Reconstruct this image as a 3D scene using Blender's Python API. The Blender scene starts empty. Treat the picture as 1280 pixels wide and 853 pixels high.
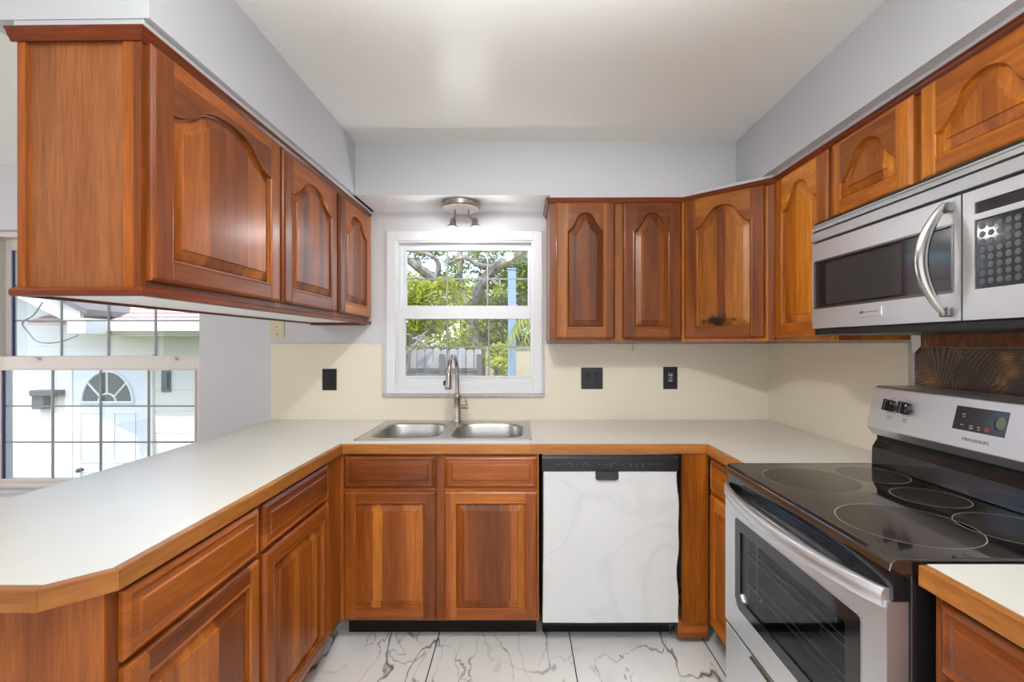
import bpy, math, random
import numpy as np
from mathutils import Matrix, Vector
random.seed(7)
SC = bpy.context.scene
COL = SC.collection
PI = math.pi

# ---------------------------------------------------------------- camera, world, sun, lights, exposure
EYE = 1.355
cam = bpy.data.objects.new('camera', bpy.data.cameras.new('camera'))
COL.objects.link(cam); SC.camera = cam
cam.location = (0, 0, EYE); cam.rotation_euler = (PI/2, 0, 0)
cam.data.sensor_width = 36; cam.data.lens = 590/1280*36
cam.data.shift_x = -(651-640)/1280; cam.data.shift_y = (431-426.5)/1280
cam.data.clip_start = 0.05; cam.data.clip_end = 200

SC.view_settings.view_transform = 'Standard'; SC.view_settings.look = 'None'
SC.view_settings.gamma = 1; SC.view_settings.use_curve_mapping = False
SC.view_settings.exposure = 0.0

W = bpy.data.worlds.new('sky'); SC.world = W; W.use_nodes = True
wn = W.node_tree; bg = wn.nodes['Background']
sky = wn.nodes.new('ShaderNodeTexSky'); sky.sky_type = 'NISHITA'
sky.sun_disc = False; sky.sun_elevation = math.radians(62); sky.sun_rotation = math.radians(190)
sky.dust_density = 1.5
wn.links.new(sky.outputs[0], bg.inputs[0]); bg.inputs[1].default_value = 0.60

def light(kind, name, loc, energy, color=(1, 1, 1), rot=(0, 0, 0), **kw):
    d = bpy.data.lights.new(name, kind); d.energy = energy; d.color = color
    for k, v in kw.items(): setattr(d, k, v)
    o = bpy.data.objects.new(name, d); COL.objects.link(o); o.location = loc; o.rotation_euler = rot
    return o
light('SUN', 'sun', (0, -3, 20), 3.0, (1, .96, .88), (math.radians(27), 0, math.radians(-14)), angle=.01)
# added soft area fills, one behind the camera and one from the dining side
light('AREA', 'rear_fill', (-.3, -2.9, 1.25), 50, (.96, .985, 1), (math.radians(90), 0, 0), shape='RECTANGLE', size=3.6, size_y=2.2)
light('AREA', 'dining_side_fill', (-4.85, .7, 1.15), 34, (1, .98, .94), (math.radians(90), 0, math.radians(-90)), shape='RECTANGLE', size=2.6, size_y=1.5)
light('SPOT', 'kitchen_ceiling_lamp', (-.13, .62, 2.33), 42, (1, .985, .95), (math.radians(48), 0, math.radians(-10)), spot_size=math.radians(100), spot_blend=.45, shadow_soft_size=.03)
light('POINT', 'soffit_fill', (-.13, .62, 2.31), 10, (.97, .98, 1), shadow_soft_size=.05)  # added point fill that brightens the soffits; no lamp shade is modelled
light('POINT', 'dining_top_fill', (-3.1, .5, 2.2), 14, (1, .95, .88), shadow_soft_size=.1)  # added overhead fill on the dining side, without a fixture
light('SPOT', 'ceiling_bounce_fill', (0, -.12, 1.25), 400, (.93, .97, 1), (math.radians(167), 0, 0), spot_size=math.radians(96), spot_blend=.8, shadow_soft_size=.12)  # added upward fill from behind the camera to brighten the ceiling

# ---------------------------------------------------------------- node helpers and materials
def s2l(c): return tuple(((v/255)/12.92 if v/255 <= .04045 else ((v/255+.055)/1.055)**2.4) for v in c)+(1,)
class NT:
    def __init__(s, name):
        s.m = bpy.data.materials.new(name); s.m.use_nodes = True
        s.t = s.m.node_tree; s.b = s.t.nodes['Principled BSDF']
        s._c = None
    def n(s, kind, **kw):
        x = s.t.nodes.new(kind)
        for k, v in kw.items(): setattr(x, k, v)
        return x
    def l(s, a, b): s.t.links.new(a, b)
    def coord(s, scale=(1, 1, 1), loc=None):
        if s._c is None: s._c = s.n('ShaderNodeTexCoord')
        mp = s.n('ShaderNodeMapping'); mp.inputs['Scale'].default_value = scale
        s.l(s._c.outputs['Object'], mp.inputs['Vector'])
        if loc is not None:
            if isinstance(loc, tuple): mp.inputs['Location'].default_value = loc
            else: s.l(loc, mp.inputs['Location'])
        return mp.outputs[0]
    def noise(s, vec, scale, detail=3, rough=.5, dist=0):
        x = s.n('ShaderNodeTexNoise'); s.l(vec, x.inputs['Vector'])
        x.inputs['Scale'].default_value = scale; x.inputs['Detail'].default_value = detail
        x.inputs['Roughness'].default_value = rough; x.inputs['Distortion'].default_value = dist
        return x.outputs['Fac']
    def ramp(s, fac, stops, interp='LINEAR'):
        x = s.n('ShaderNodeValToRGB'); s.l(fac, x.inputs[0]); r = x.color_ramp; r.interpolation = interp
        while len(r.elements) < len(stops): r.elements.new(.5)
        for e, (p, c) in zip(r.elements, stops): e.position = p; e.color = c if len(c) == 4 else (*c, 1)
        return x.outputs[0]
    def math(s, op, a, b=0, c=0, clamp=False):
        x = s.n('ShaderNodeMath', operation=op); x.use_clamp = clamp
        for i, v in enumerate((a, b, c)):
            if isinstance(v, (int, float)): x.inputs[i].default_value = v
            else: s.l(v, x.inputs[i])
        return x.outputs[0]
    def mix(s, fac, a, b, blend='MIX'):
        x = s.n('ShaderNodeMix', data_type='RGBA', blend_type=blend)
        for i, v in ((0, fac), (6, a), (7, b)):
            if isinstance(v, (int, float)): x.inputs[i].default_value = v
            elif isinstance(v, tuple): x.inputs[i].default_value = v
            else: s.l(v, x.inputs[i])
        return x.outputs[2]
    def bump(s, h, strength=.3, dist=.002):
        x = s.n('ShaderNodeBump'); x.inputs['Strength'].default_value = strength; x.inputs['Distance'].default_value = dist
        s.l(h, x.inputs['Height']); s.l(x.outputs[0], s.b.inputs['Normal'])
    def set(s, **kw):
        for k, v in kw.items():
            k = {'rough': 'Roughness', 'metal': 'Metallic', 'spec': 'Specular IOR Level', 'coat': 'Coat Weight', 'coatr': 'Coat Roughness',
                 'color': 'Base Color', 'emit': 'Emission Color', 'emits': 'Emission Strength', 'trans': 'Transmission Weight'}[k]
            if isinstance(v, (int, float, tuple)): s.b.inputs[k].default_value = v
            else: s.l(v, s.b.inputs[k])
        return s.m

def paint(name, rgb, rough=.6, mottle=.04, bump=0, bscale=90, **kw):
    t = NT(name); c = s2l(rgb)
    f = t.noise(t.coord(), 2.5, 4)
    d = tuple(v*(1-mottle*2) for v in c[:3])+(1,)
    t.set(color=t.mix(t.math('MULTIPLY', f, 1), c, d), rough=rough, **kw)
    if bump: t.bump(t.noise(t.coord(), bscale, 3), bump, .003)
    return t.m

def wood(name, horizontal=False, stave=.06, tones=None, rough=.33, dark=1.0, k_=1.0):
    t = NT(name)
    oi = t.n('ShaderNodeObjectInfo')
    rnd = oi.outputs['Random']
    off = t.n('ShaderNodeCombineXYZ')
    k = t.math('MULTIPLY', rnd, 37.0)
    for i in range(3): t.l(k, off.inputs[i])
    sc = (.09, .09, 1) if horizontal else (1, 1, .07)
    v = t.coord(sc, off.outputs[0])
    fine = t.noise(v, 150, 4, .6)
    band = t.noise(v, 22, 3, .55, .6)
    fig = t.noise(t.coord((.35, .35, 2.2) if horizontal else (2.2, 2.2, .35), off.outputs[0]), 3.2, 2, .5, 1.5)
    # boards of different tone glued side by side
    sx = t.n('ShaderNodeSeparateXYZ'); t.l(t.coord(), sx.inputs[0])
    axis = sx.outputs['Z'] if horizontal else t.math('ADD', sx.outputs['X'], sx.outputs['Y'])
    wv = t.math('ADD', t.math('DIVIDE', axis, stave), t.math('MULTIPLY', rnd, 13))
    wob = t.math('ADD', wv, t.math('MULTIPLY', t.math('SINE', t.math('MULTIPLY', wv, 2.1)), .35))
    cell = t.math('FLOOR', wob)
    wn_ = t.n('ShaderNodeTexWhiteNoise', noise_dimensions='2D')
    cv = t.n('ShaderNodeCombineXYZ'); t.l(cell, cv.inputs[0]); t.l(rnd, cv.inputs[1]); t.l(cv.outputs[0], wn_.inputs['Vector'])
    tones = tones or [(0, (112, 60, 30)), (.3, (134, 74, 38)), (.6, (150, 86, 44)), (.85, (164, 98, 52)), (1, (182, 120, 66))]
    base = t.ramp(wn_.outputs['Value'], [(p, s2l((min(255, c[0]*1.10*dark), c[1]*1.05*dark, c[2]*.70*dark))) for p, c in tones])
    g1 = t.ramp(band, [(.3, (1-.38*k_, 1-.44*k_, 1-.5*k_, 1)), (.7, (1.12, 1.12, 1.12, 1))])
    g2 = t.ramp(fine, [(.35, (.8, .78, .75, 1)), (.6, (1.04, 1.04, 1.04, 1))])
    g3 = t.ramp(fig, [(.3, (.85, .8, .76, 1)), (.7, (1.1, 1.1, 1.1, 1))])
    c = t.mix(1, t.mix(1, t.mix(1, base, g1, 'MULTIPLY'), g2, 'MULTIPLY'), g3, 'MULTIPLY')
    t.set(color=c, rough=t.math('MULTIPLY_ADD', fine, .14, rough-.07), spec=.32, coat=.10, coatr=.2)
    t.bump(fine, .12, .0006)
    return t.m

M = {}
M['wood_v'] = wood('cherry_vertical', False, .16)
M['wood_panel'] = wood('cherry_panel_staves', False, .062)
M['wood_h'] = wood('cherry_horizontal', True, .2)
warm = [(0, (140, 82, 30)), (.35, (158, 94, 36)), (.7, (176, 106, 42)), (1, (196, 130, 62))]
M['wood_v2'] = wood('cherry_vertical_warm', False, .16, warm)
M['wood_panel2'] = wood('cherry_panel_warm', False, .062, warm)
M['wood_h2'] = wood('cherry_horizontal_warm', True, .2, warm)
for k_n, a_ in (('wood_v3', (False, .16)), ('wood_h3', (True, .2)), ('wood_panel3', (False, .062))): M[k_n] = wood('darker_'+k_n, a_[0], a_[1], dark=.84)  # same cherry in darker tones, for the back pair and corner door
M['wood_dark'] = wood('cherry_moulding', True, .3, [(0, (92, 42, 24)), (1, (120, 58, 32))])
M['wood_end'] = wood('cherry_end_panel', False, .05, [(0, (134, 84, 66)), (.5, (142, 90, 72)), (1, (150, 96, 78))], rough=.42, k_=.4)
M['oak_edge'] = wood('oak_worktop_edge', True, .3, [(0, (152, 100, 68)), (1, (174, 122, 88))], rough=.38)
M['wall'] = paint('wall_grey_paint', (205, 204, 208), .65, .03, .08)
M['soffit'] = paint('soffit_grey_paint', (200, 201, 205), .65, .03, .08)
M['alcove'] = paint('white_paint', (236, 236, 236), .6, .02, .05)
t = NT('ceiling_paint')
sp = t.math('GREATER_THAN', t.noise(t.coord(), 7, 6, .75), .715)
cc = t.mix(t.noise(t.coord(), .9, 3), s2l((243, 243, 240)), s2l((236, 234, 228)))
t.set(color=t.mix(t.math('MULTIPLY', sp, .25), cc, s2l((150, 140, 120))), rough=.36, spec=.5)
t.bump(t.noise(t.coord(), 75, 3), .12, .003); M['ceiling'] = t.m
M['trim'] = paint('white_vinyl', (222, 223, 226), .35, .02)
M['trim_warm'] = paint('warm_white_vinyl', (222, 214, 208), .4, .03)
M['muntin'] = paint('grey_muntin', (150, 148, 150), .4, .02)
M['colour_fringe'] = paint('navy_colour_fringe', (44, 56, 110), .5, .02)
M['splash'] = paint('cream_laminate', (226, 217, 198), .38, .025)
t = NT('white_laminate')
f1 = t.noise(t.coord((1, .35, 1)), 6, 5, .6)
sc_ = t.math('GREATER_THAN', t.noise(t.coord((1.3, .5, 1)), 9, 5, .7, 1.2), .735)
t.set(color=t.mix(t.math('MULTIPLY', sc_, .35), t.mix(f1, s2l((220, 216, 208)), s2l((211, 207, 198))), s2l((150, 148, 142))), rough=.3, spec=.4)
M['counter'] = t.m
M['black'] = paint('black_plastic', (16, 16, 17), .35, .05)
M['black_matte'] = paint('black_matte', (14, 12, 11), .8, .1)
M['dark_grey'] = paint('dark_grey', (52, 52, 54), .45, .05)
M['almond'] = paint('almond_plate', (214, 200, 168), .5, .05)
M['white_plastic'] = paint('white_plastic', (232, 230, 224), .4, .02)
M['grey_key'] = paint('keypad_key', (72, 76, 80), .25, .1)
M['label_white'] = paint('printed_marks', (205, 208, 212), .5, .02)
M['label_grey'] = paint('engraved_marks', (86, 84, 82), .5, .02)
M['red'] = paint('red_key', (140, 40, 40), .4, .02)
M['leafy_green'] = paint('worn_green_window', (110, 128, 96), .35, .25)

def steel(name, rgb, rough=.3, stretch=(1, .02, 1), amt=.1, metal=1.0):
    t = NT(name); v = t.coord(stretch)
    f = t.noise(v, 400, 3, .6); cl = t.noise(t.coord(), 5, 4, .6)
    c = s2l(rgb); d = tuple(x*(1-amt*2) for x in c[:3])+(1,)
    t.set(color=t.mix(cl, c, d), metal=metal, rough=t.math('MULTIPLY_ADD', f, .16, rough-.08))
    t.bump(f, .06, .0005)
    return t.m
M['steel'] = steel('brushed_steel', (229, 232, 235), .42, amt=.04)
M['steel_x'] = steel('brushed_steel_sink', (196, 194, 190), .3, (.03, 1, 1))
M['nickel'] = steel('brushed_nickel', (178, 168, 160), .28, (1, 1, .1))
M['chrome'] = steel('dark_chrome', (170, 166, 160), .18, (1, 1, .1))
M['steel_dark'] = steel('dark_brushed_steel', (120, 120, 120), .3)
t = NT('black_ceran_glass'); t.set(color=(.012, .010, .009, 1), rough=.045, spec=.9, coat=.6, coatr=.02); M['ceran'] = t.m
t = NT('black_gloss'); t.set(color=(.012, .012, .013, 1), rough=.08, spec=.6); M['gloss'] = t.m
t = NT('burner_ring'); t.set(color=(.30, .28, .25, 1), rough=.3); M['ring'] = t.m
t = NT('burner_disc'); t.set(color=t.ramp(t.noise(t.coord(), 300, 2), [(.4, (.018, .014, .012, 1)), (.7, (.05, .04, .034, 1))]), rough=.09, spec=.8); M['burner'] = t.m
# window glass / tinted glass
def glassy(name, tint, refl=.07, rough=.0):
    t = NT(name); t.t.nodes.remove(t.b)
    out = t.t.nodes['Material Output']
    tr = t.n('ShaderNodeBsdfTransparent'); tr.inputs[0].default_value = tint
    gl = t.n('ShaderNodeBsdfGlossy'); gl.inputs['Roughness'].default_value = rough
    lw_ = t.n('ShaderNodeLayerWeight'); lw_.inputs['Blend'].default_value = .5
    fr = t.math('MULTIPLY_ADD', t.math('POWER', lw_.outputs['Facing'], 5), .8, refl*.3)
    mx = t.n('ShaderNodeMixShader'); t.l(fr, mx.inputs[0]); t.l(tr.outputs[0], mx.inputs[1]); t.l(gl.outputs[0], mx.inputs[2])
    t.l(mx.outputs[0], out.inputs[0]); return t.m
M['glass'] = glassy('window_glass', (.97, .98, .98, 1))
M['tint'] = glassy('tinted_oven_glass', (.55, .57, .60, 1), .12, .02)
# marble floor
t = NT('marble_floor')
sx = t.n('ShaderNodeSeparateXYZ'); t.l(t.coord(), sx.inputs[0])
gx = t.math('DIVIDE', t.math('ADD', sx.outputs['X'], .378), .603)
gy = t.math('DIVIDE', t.math('ADD', sx.outputs['Y'], -1.33), 1.206)
def lineof(g, w):
    fr = t.math('FRACT', t.math('ADD', g, 100)); a = t.math('ABSOLUTE', t.math('SUBTRACT', fr, .5))
    return t.math('GREATER_THAN', a, .5-w)
grout = t.math('MAXIMUM', lineof(gx, .0042), lineof(gy, .0021))
cx = t.n('ShaderNodeCombineXYZ'); t.l(t.math('FLOOR', t.math('ADD', gx, 100)), cx.inputs[0]); t.l(t.math('FLOOR', t.math('ADD', gy, 100)), cx.inputs[1])
wnz = t.n('ShaderNodeTexWhiteNoise', noise_dimensions='2D'); t.l(cx.outputs[0], wnz.inputs['Vector'])
ad = t.n('ShaderNodeVectorMath', operation='MULTIPLY_ADD'); t.l(wnz.outputs['Color'], ad.inputs[0]); ad.inputs[1].default_value = (9, 9, 9); t.l(t.coord(), ad.inputs[2])
adm = t.n('ShaderNodeMapping'); t.l(ad.outputs[0], adm.inputs['Vector']); adm.inputs['Rotation'].default_value = (0, 0, .7); adm.inputs['Scale'].default_value = (1.5, .6, 1)
def vein(scale, width, mscale, lo, hi, dist):
    n1 = t.noise(adm.outputs[0], scale, 4, .42, dist)
    a = t.math('ABSOLUTE', t.math('SUBTRACT', n1, .5))
    w = t.math('MULTIPLY', t.noise(ad.outputs[0], mscale*2.1, 2), width*2)
    v = t.math('SUBTRACT', 1, t.math('DIVIDE', a, w), clamp=True)
    m = t.math('MULTIPLY_ADD', t.noise(ad.outputs[0], mscale, 2), 1/(hi-lo), -lo/(hi-lo), clamp=True)
    return t.math('MULTIPLY', v, m, clamp=True)
v1 = vein(2.3, .010, 1.6, .38, .52, .35); v2 = vein(4.6, .010, 2.2, .42, .55, .4); v3 = vein(1.2, .045, 2.0, .5, .75, .5)
base = t.mix(t.noise(t.coord(), 2.2, 3), s2l((240, 239, 237)), s2l((228, 227, 225)))
c = t.mix(t.math('MULTIPLY', v3, .35), base, s2l((150, 140, 128)))
c = t.mix(t.math('MULTIPLY', v1, .92), c, s2l((52, 52, 56)))
c = t.mix(t.math('MULTIPLY', v2, .75), c, s2l((100, 96, 92)))
c = t.mix(grout, c, s2l((70, 66, 62)))
t.set(color=c, rough=.16, spec=.5); M['marble'] = t.m
# faux marble film on the dishwasher
t = NT('marble_film')
n1 = t.noise(t.coord((1, 1, 1.4)), 2.0, 3, .45, .6)
v = t.math('SUBTRACT', 1, t.math('DIVIDE', t.math('ABSOLUTE', t.math('SUBTRACT', n1, .5)), .03), clamp=True)
v = t.math('MULTIPLY', v, t.noise(t.coord(), 3, 2))
c = t.mix(t.noise(t.coord(), 2.4, 2), s2l((222, 222, 222)), s2l((206, 207, 209)))
t.set(color=t.mix(t.math('MULTIPLY', v, .28), c, s2l((160, 160, 164))), rough=.42); M['film'] = t.m
# stripped wall with adhesive combed over it
t = NT('combed_adhesive')
base = t.ramp(t.noise(t.coord(), 7, 5, .6), [(.35, s2l((52, 38, 32))), (.56, s2l((82, 64, 56))), (.68, s2l((170, 120, 72)))])
hs = 0
for dirn, scl, dst, off in (('Z', 30, 30, 0), ('Y', 24, 24, 3), ('DIAGONAL', 26, 26, 7)):
    wv = t.n('ShaderNodeTexWave', wave_type='BANDS', bands_direction=dirn); wv.inputs['Scale'].default_value = scl; wv.inputs['Distortion'].default_value = dst
    wv.inputs['Detail'].default_value = 1; wv.inputs['Detail Scale'].default_value = .22; t.l(t.coord((1, 1, 1), (off, off, off)), wv.inputs['Vector'])
    msk = t.math('MULTIPLY_ADD', t.noise(t.coord((1, 1, 1), (off*1.7, off, off*.4)), 7, 2), 9, -4.6, clamp=True)
    hs = t.math('ADD', t.math('MULTIPLY', t.math('POWER', wv.outputs['Fac'], 2), msk), hs)
hs = t.math('MINIMUM', hs, 1)
c = t.mix(t.math('MULTIPLY', hs, .38), base, t.ramp(t.noise(t.coord(), 5, 2), [(.4, s2l((120, 108, 104))), (.6, s2l((206, 160, 108)))]))
t.set(color=c, rough=.3); t.bump(hs, .6, .003); M['adhesive'] = t.m
t = NT('stripped_brown_paper')
t.set(color=t.ramp(t.noise(t.coord((1, 1, .3)), 45, 4, .6), [(.35, s2l((84, 46, 22))), (.6, s2l((122, 70, 34))), (.75, s2l((176, 120, 66)))]), rough=.5); M['brownpaper'] = t.m
# marble sill
t = NT('grey_marble_sill'); t.set(color=t.mix(t.noise(t.coord(), 25, 5, .6), s2l((206, 202, 194)), s2l((140, 134, 126))), rough=.3); M['sill'] = t.m
# outdoor
def foliage(name, a, b, c_):
    t = NT(name)
    cn = t.noise(t.coord(), 5, 3); c1 = t.ramp(cn, [(.3, s2l(a)), (.5, s2l(b)), (.72, s2l(c_))])
    t.set(color=c1, rough=.5, spec=.3)
    out = t.t.nodes['Material Output']; tl = t.n('ShaderNodeBsdfTranslucent'); t.l(c1, tl.inputs[0])
    mx = t.n('ShaderNodeMixShader'); mx.inputs[0].default_value = .4
    t.l(t.b.outputs[0], mx.inputs[1]); t.l(tl.outputs[0], mx.inputs[2]); t.l(mx.outputs[0], out.inputs[0]); return t.m
M['leaf1'] = foliage('bright_leaves', (150, 158, 50), (186, 192, 70), (214, 214, 110))
M['leaf2'] = foliage('oak_leaves', (96, 112, 42), (146, 156, 62), (196, 196, 100))
M['leaf3'] = foliage('palm_leaves', (130, 140, 60), (176, 180, 84), (210, 206, 130))
t = NT('bark'); t.set(color=t.ramp(t.noise(t.coord((1, 1, .4)), 9, 5, .6), [(.35, s2l((92, 84, 76))), (.65, s2l((176, 164, 150)))]), rough=.9); M['bark'] = t.m
M['fence'] = paint('weathered_fence', (196, 192, 192), .8, .25)
M['fence_dark'] = paint('fence_rail', (120, 116, 114), .8, .2)
M['beige'] = paint('beige_wall', (196, 180, 150), .8, .1)
M['pole'] = paint('pale_blue_paint', (150, 172, 192), .5, .1)
M['siding'] = paint('white_siding', (240, 236, 226), .7, .02)
M['door_white'] = paint('white_door', (228, 232, 236), .5, .02)
M['fan_glass'] = paint('fanlight_glass', (96, 104, 104), .2, .2)
M['grey_metal'] = paint('grey_metal', (126, 130, 130), .5, .1)
M['slate'] = paint('dark_letter_box', (92, 96, 98), .5, .1)
M['shingle'] = paint('grey_shingle', (126, 120, 116), .9, .15)
t = NT('pink_tile'); wv = t.n('ShaderNodeTexWave', bands_direction='Z'); wv.inputs['Scale'].default_value = 5.5; wv.inputs['Distortion'].default_value = 1.2; t.l(t.coord(), wv.inputs['Vector'])
t.set(color=t.ramp(wv.outputs['Fac'], [(.0, s2l((140, 92, 84))), (.35, s2l((206, 170, 160))), (1, s2l((226, 196, 186)))]), rough=.9); M['tile'] = t.m
M['grass'] = paint('grass', (128, 134, 72), .95, .25)
t = NT('bulb_glow'); t.set(color=(1, 1, 1, 1), emit=(1, .96, .9, 1), emits=14.0); M['bulb'] = t.m

# ---------------------------------------------------------------- mesh helpers (verts given in world coordinates)
class MB:
    def __init__(s): s.v = []; s.f = []; s.fm = []
    def add(s, vs, fs, mi=0):
        n = len(s.v); s.v += [tuple(p) for p in vs]; s.f += [tuple(i+n for i in f) for f in fs]; s.fm += [mi]*len(fs); return s
    def box(s, x0, x1, y0, y1, z0, z1, mi=0):
        x0, x1 = sorted((x0, x1)); y0, y1 = sorted((y0, y1)); z0, z1 = sorted((z0, z1))
        return s.add([(x0, y0, z0), (x1, y0, z0), (x1, y1, z0), (x0, y1, z0), (x0, y0, z1), (x1, y0, z1), (x1, y1, z1), (x0, y1, z1)],
                     [(3, 2, 1, 0), (4, 5, 6, 7), (0, 1, 5, 4), (1, 2, 6, 5), (2, 3, 7, 6), (3, 0, 4, 7)], mi)
    def prism(s, poly, z0, z1, mi=0):            # poly: ccw (x, y)
        n = len(poly)
        return s.add([(x, y, z0) for x, y in poly]+[(x, y, z1) for x, y in poly],
                     [tuple(range(n))[::-1], tuple(range(n, 2*n))]+[(i, (i+1) % n, (i+1) % n+n, i+n) for i in range(n)], mi)
    def prism_axis(s, poly, a0, a1, axis, mi=0):  # poly in the other two axes, extruded along axis
        n = len(poly)
        if axis == 'x': P = lambda a, p: (a, p[0], p[1])
        elif axis == 'y': P = lambda a, p: (p[0], a, p[1])
        else: P = lambda a, p: (p[0], p[1], a)
        return s.add([P(a0, p) for p in poly]+[P(a1, p) for p in poly],
                     [tuple(range(n))[::-1], tuple(range(n, 2*n))]+[(i, (i+1) % n, (i+1) % n+n, i+n) for i in range(n)], mi)
    def tube(s, path, r, n=12, mi=0, flat=1.0, caps=True):
        P = [Vector(p) for p in path]; R = r if isinstance(r, (list, tuple)) else [r]*len(P)
        rings = []; ref = None
        for i, p in enumerate(P):
            d = (P[min(i+1, len(P)-1)]-P[max(i-1, 0)]).normalized()
            if ref is None:
                up = Vector((0, 0, 1)) if abs(d.z) < .9 else Vector((1, 0, 0))
                a = d.cross(up).normalized()
            else: a = (ref-d*ref.dot(d)).normalized()
            ref = a; b = d.cross(a).normalized()
            rings.append([p+(a*math.cos(2*PI*k/n)+b*math.sin(2*PI*k/n)*flat)*R[i] for k in range(n)])
        vs = [q for rg in rings for q in rg]; fs = []
        for i in range(len(P)-1):
            for k in range(n): fs.append((i*n+k, i*n+(k+1) % n, (i+1)*n+(k+1) % n, (i+1)*n+k))
        if caps: fs += [tuple(range(n))[::-1], tuple(range((len(P)-1)*n, len(P)*n))]
        return s.add(vs, fs, mi)
    def lathe(s, prof, c, axis='z', n=32, mi=0):   # prof: (radius, height) list
        vs = []
        for r, h in prof:
            for k in range(n):
                a = 2*PI*k/n; u, v = r*math.cos(a), r*math.sin(a)
                vs.append({'z': (c[0]+u, c[1]+v, c[2]+h), 'x': (c[0]+h, c[1]+u, c[2]+v), 'y': (c[0]+u, c[1]+h, c[2]+v)}[axis])
        fs = []
        for i in range(len(prof)-1):
            for k in range(n): fs.append((i*n+k, i*n+(k+1) % n, (i+1)*n+(k+1) % n, (i+1)*n+k))
        fs += [tuple(range(n))[::-1], tuple(range((len(prof)-1)*n, len(prof)*n))]
        return s.add(vs, fs, mi)
    def obj(s, name, mats, parent=None, loc=None, bevel=0, smooth=False, ang=35, recalc=True):
        me = bpy.data.meshes.new(name)
        if parent is not None:
            r = parent
            while r.parent: r = r.parent
            inv = (Matrix.Translation(r.location) @ Matrix.Rotation(r.rotation_euler.z, 4, 'Z')).inverted()
        else:
            if loc is None: loc = (0, 0, 0)
            inv = Matrix.Translation(loc).inverted()
        vs = [tuple(inv @ Vector(p)) for p in s.v]
        me.from_pydata(vs, [], s.f)
        if not isinstance(mats, (list, tuple)): mats = [mats]
        for m in mats: me.materials.append(M[m])
        me.polygons.foreach_set('material_index', s.fm)
        me.update()
        if recalc:
            import bmesh
            b = bmesh.new(); b.from_mesh(me); bmesh.ops.recalc_face_normals(b, faces=b.faces); b.to_mesh(me); b.free()
        if smooth:
            me.polygons.foreach_set('use_smooth', [True]*len(me.polygons)); me.set_sharp_from_angle(angle=math.radians(ang))
        o = bpy.data.objects.new(name, me); COL.objects.link(o)
        if parent is not None: o.parent = parent
        else: o.location = loc
        if bevel:
            md = o.modifiers.new('bevel', 'BEVEL'); md.width = bevel; md.segments = 2; md.limit_method = 'ANGLE'; md.angle_limit = math.radians(40)
        return o

def tag(o, label, cat, group=None):
    o['label'] = label; o['category'] = cat
    if group: o['group'] = group
    return o
def thing(name, label, cat, loc, rz=0, group=None):
    o = bpy.data.objects.new(name, None); COL.objects.link(o); o.location = loc; o.rotation_euler = (0, 0, rz); o.empty_display_size = .05
    return tag(o, label, cat, group)
def struct(o): o['kind'] = 'structure'; return o
def root_of(o):
    while o.parent: o = o.parent
    return o
def local(mb, root):    # verts given in the root's own frame -> world
    mt = Matrix.Translation(root.location) @ Matrix.Rotation(root.rotation_euler.z, 4, 'Z')
    mb.v = [tuple(mt @ Vector(p)) for p in mb.v]; return mb

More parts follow.
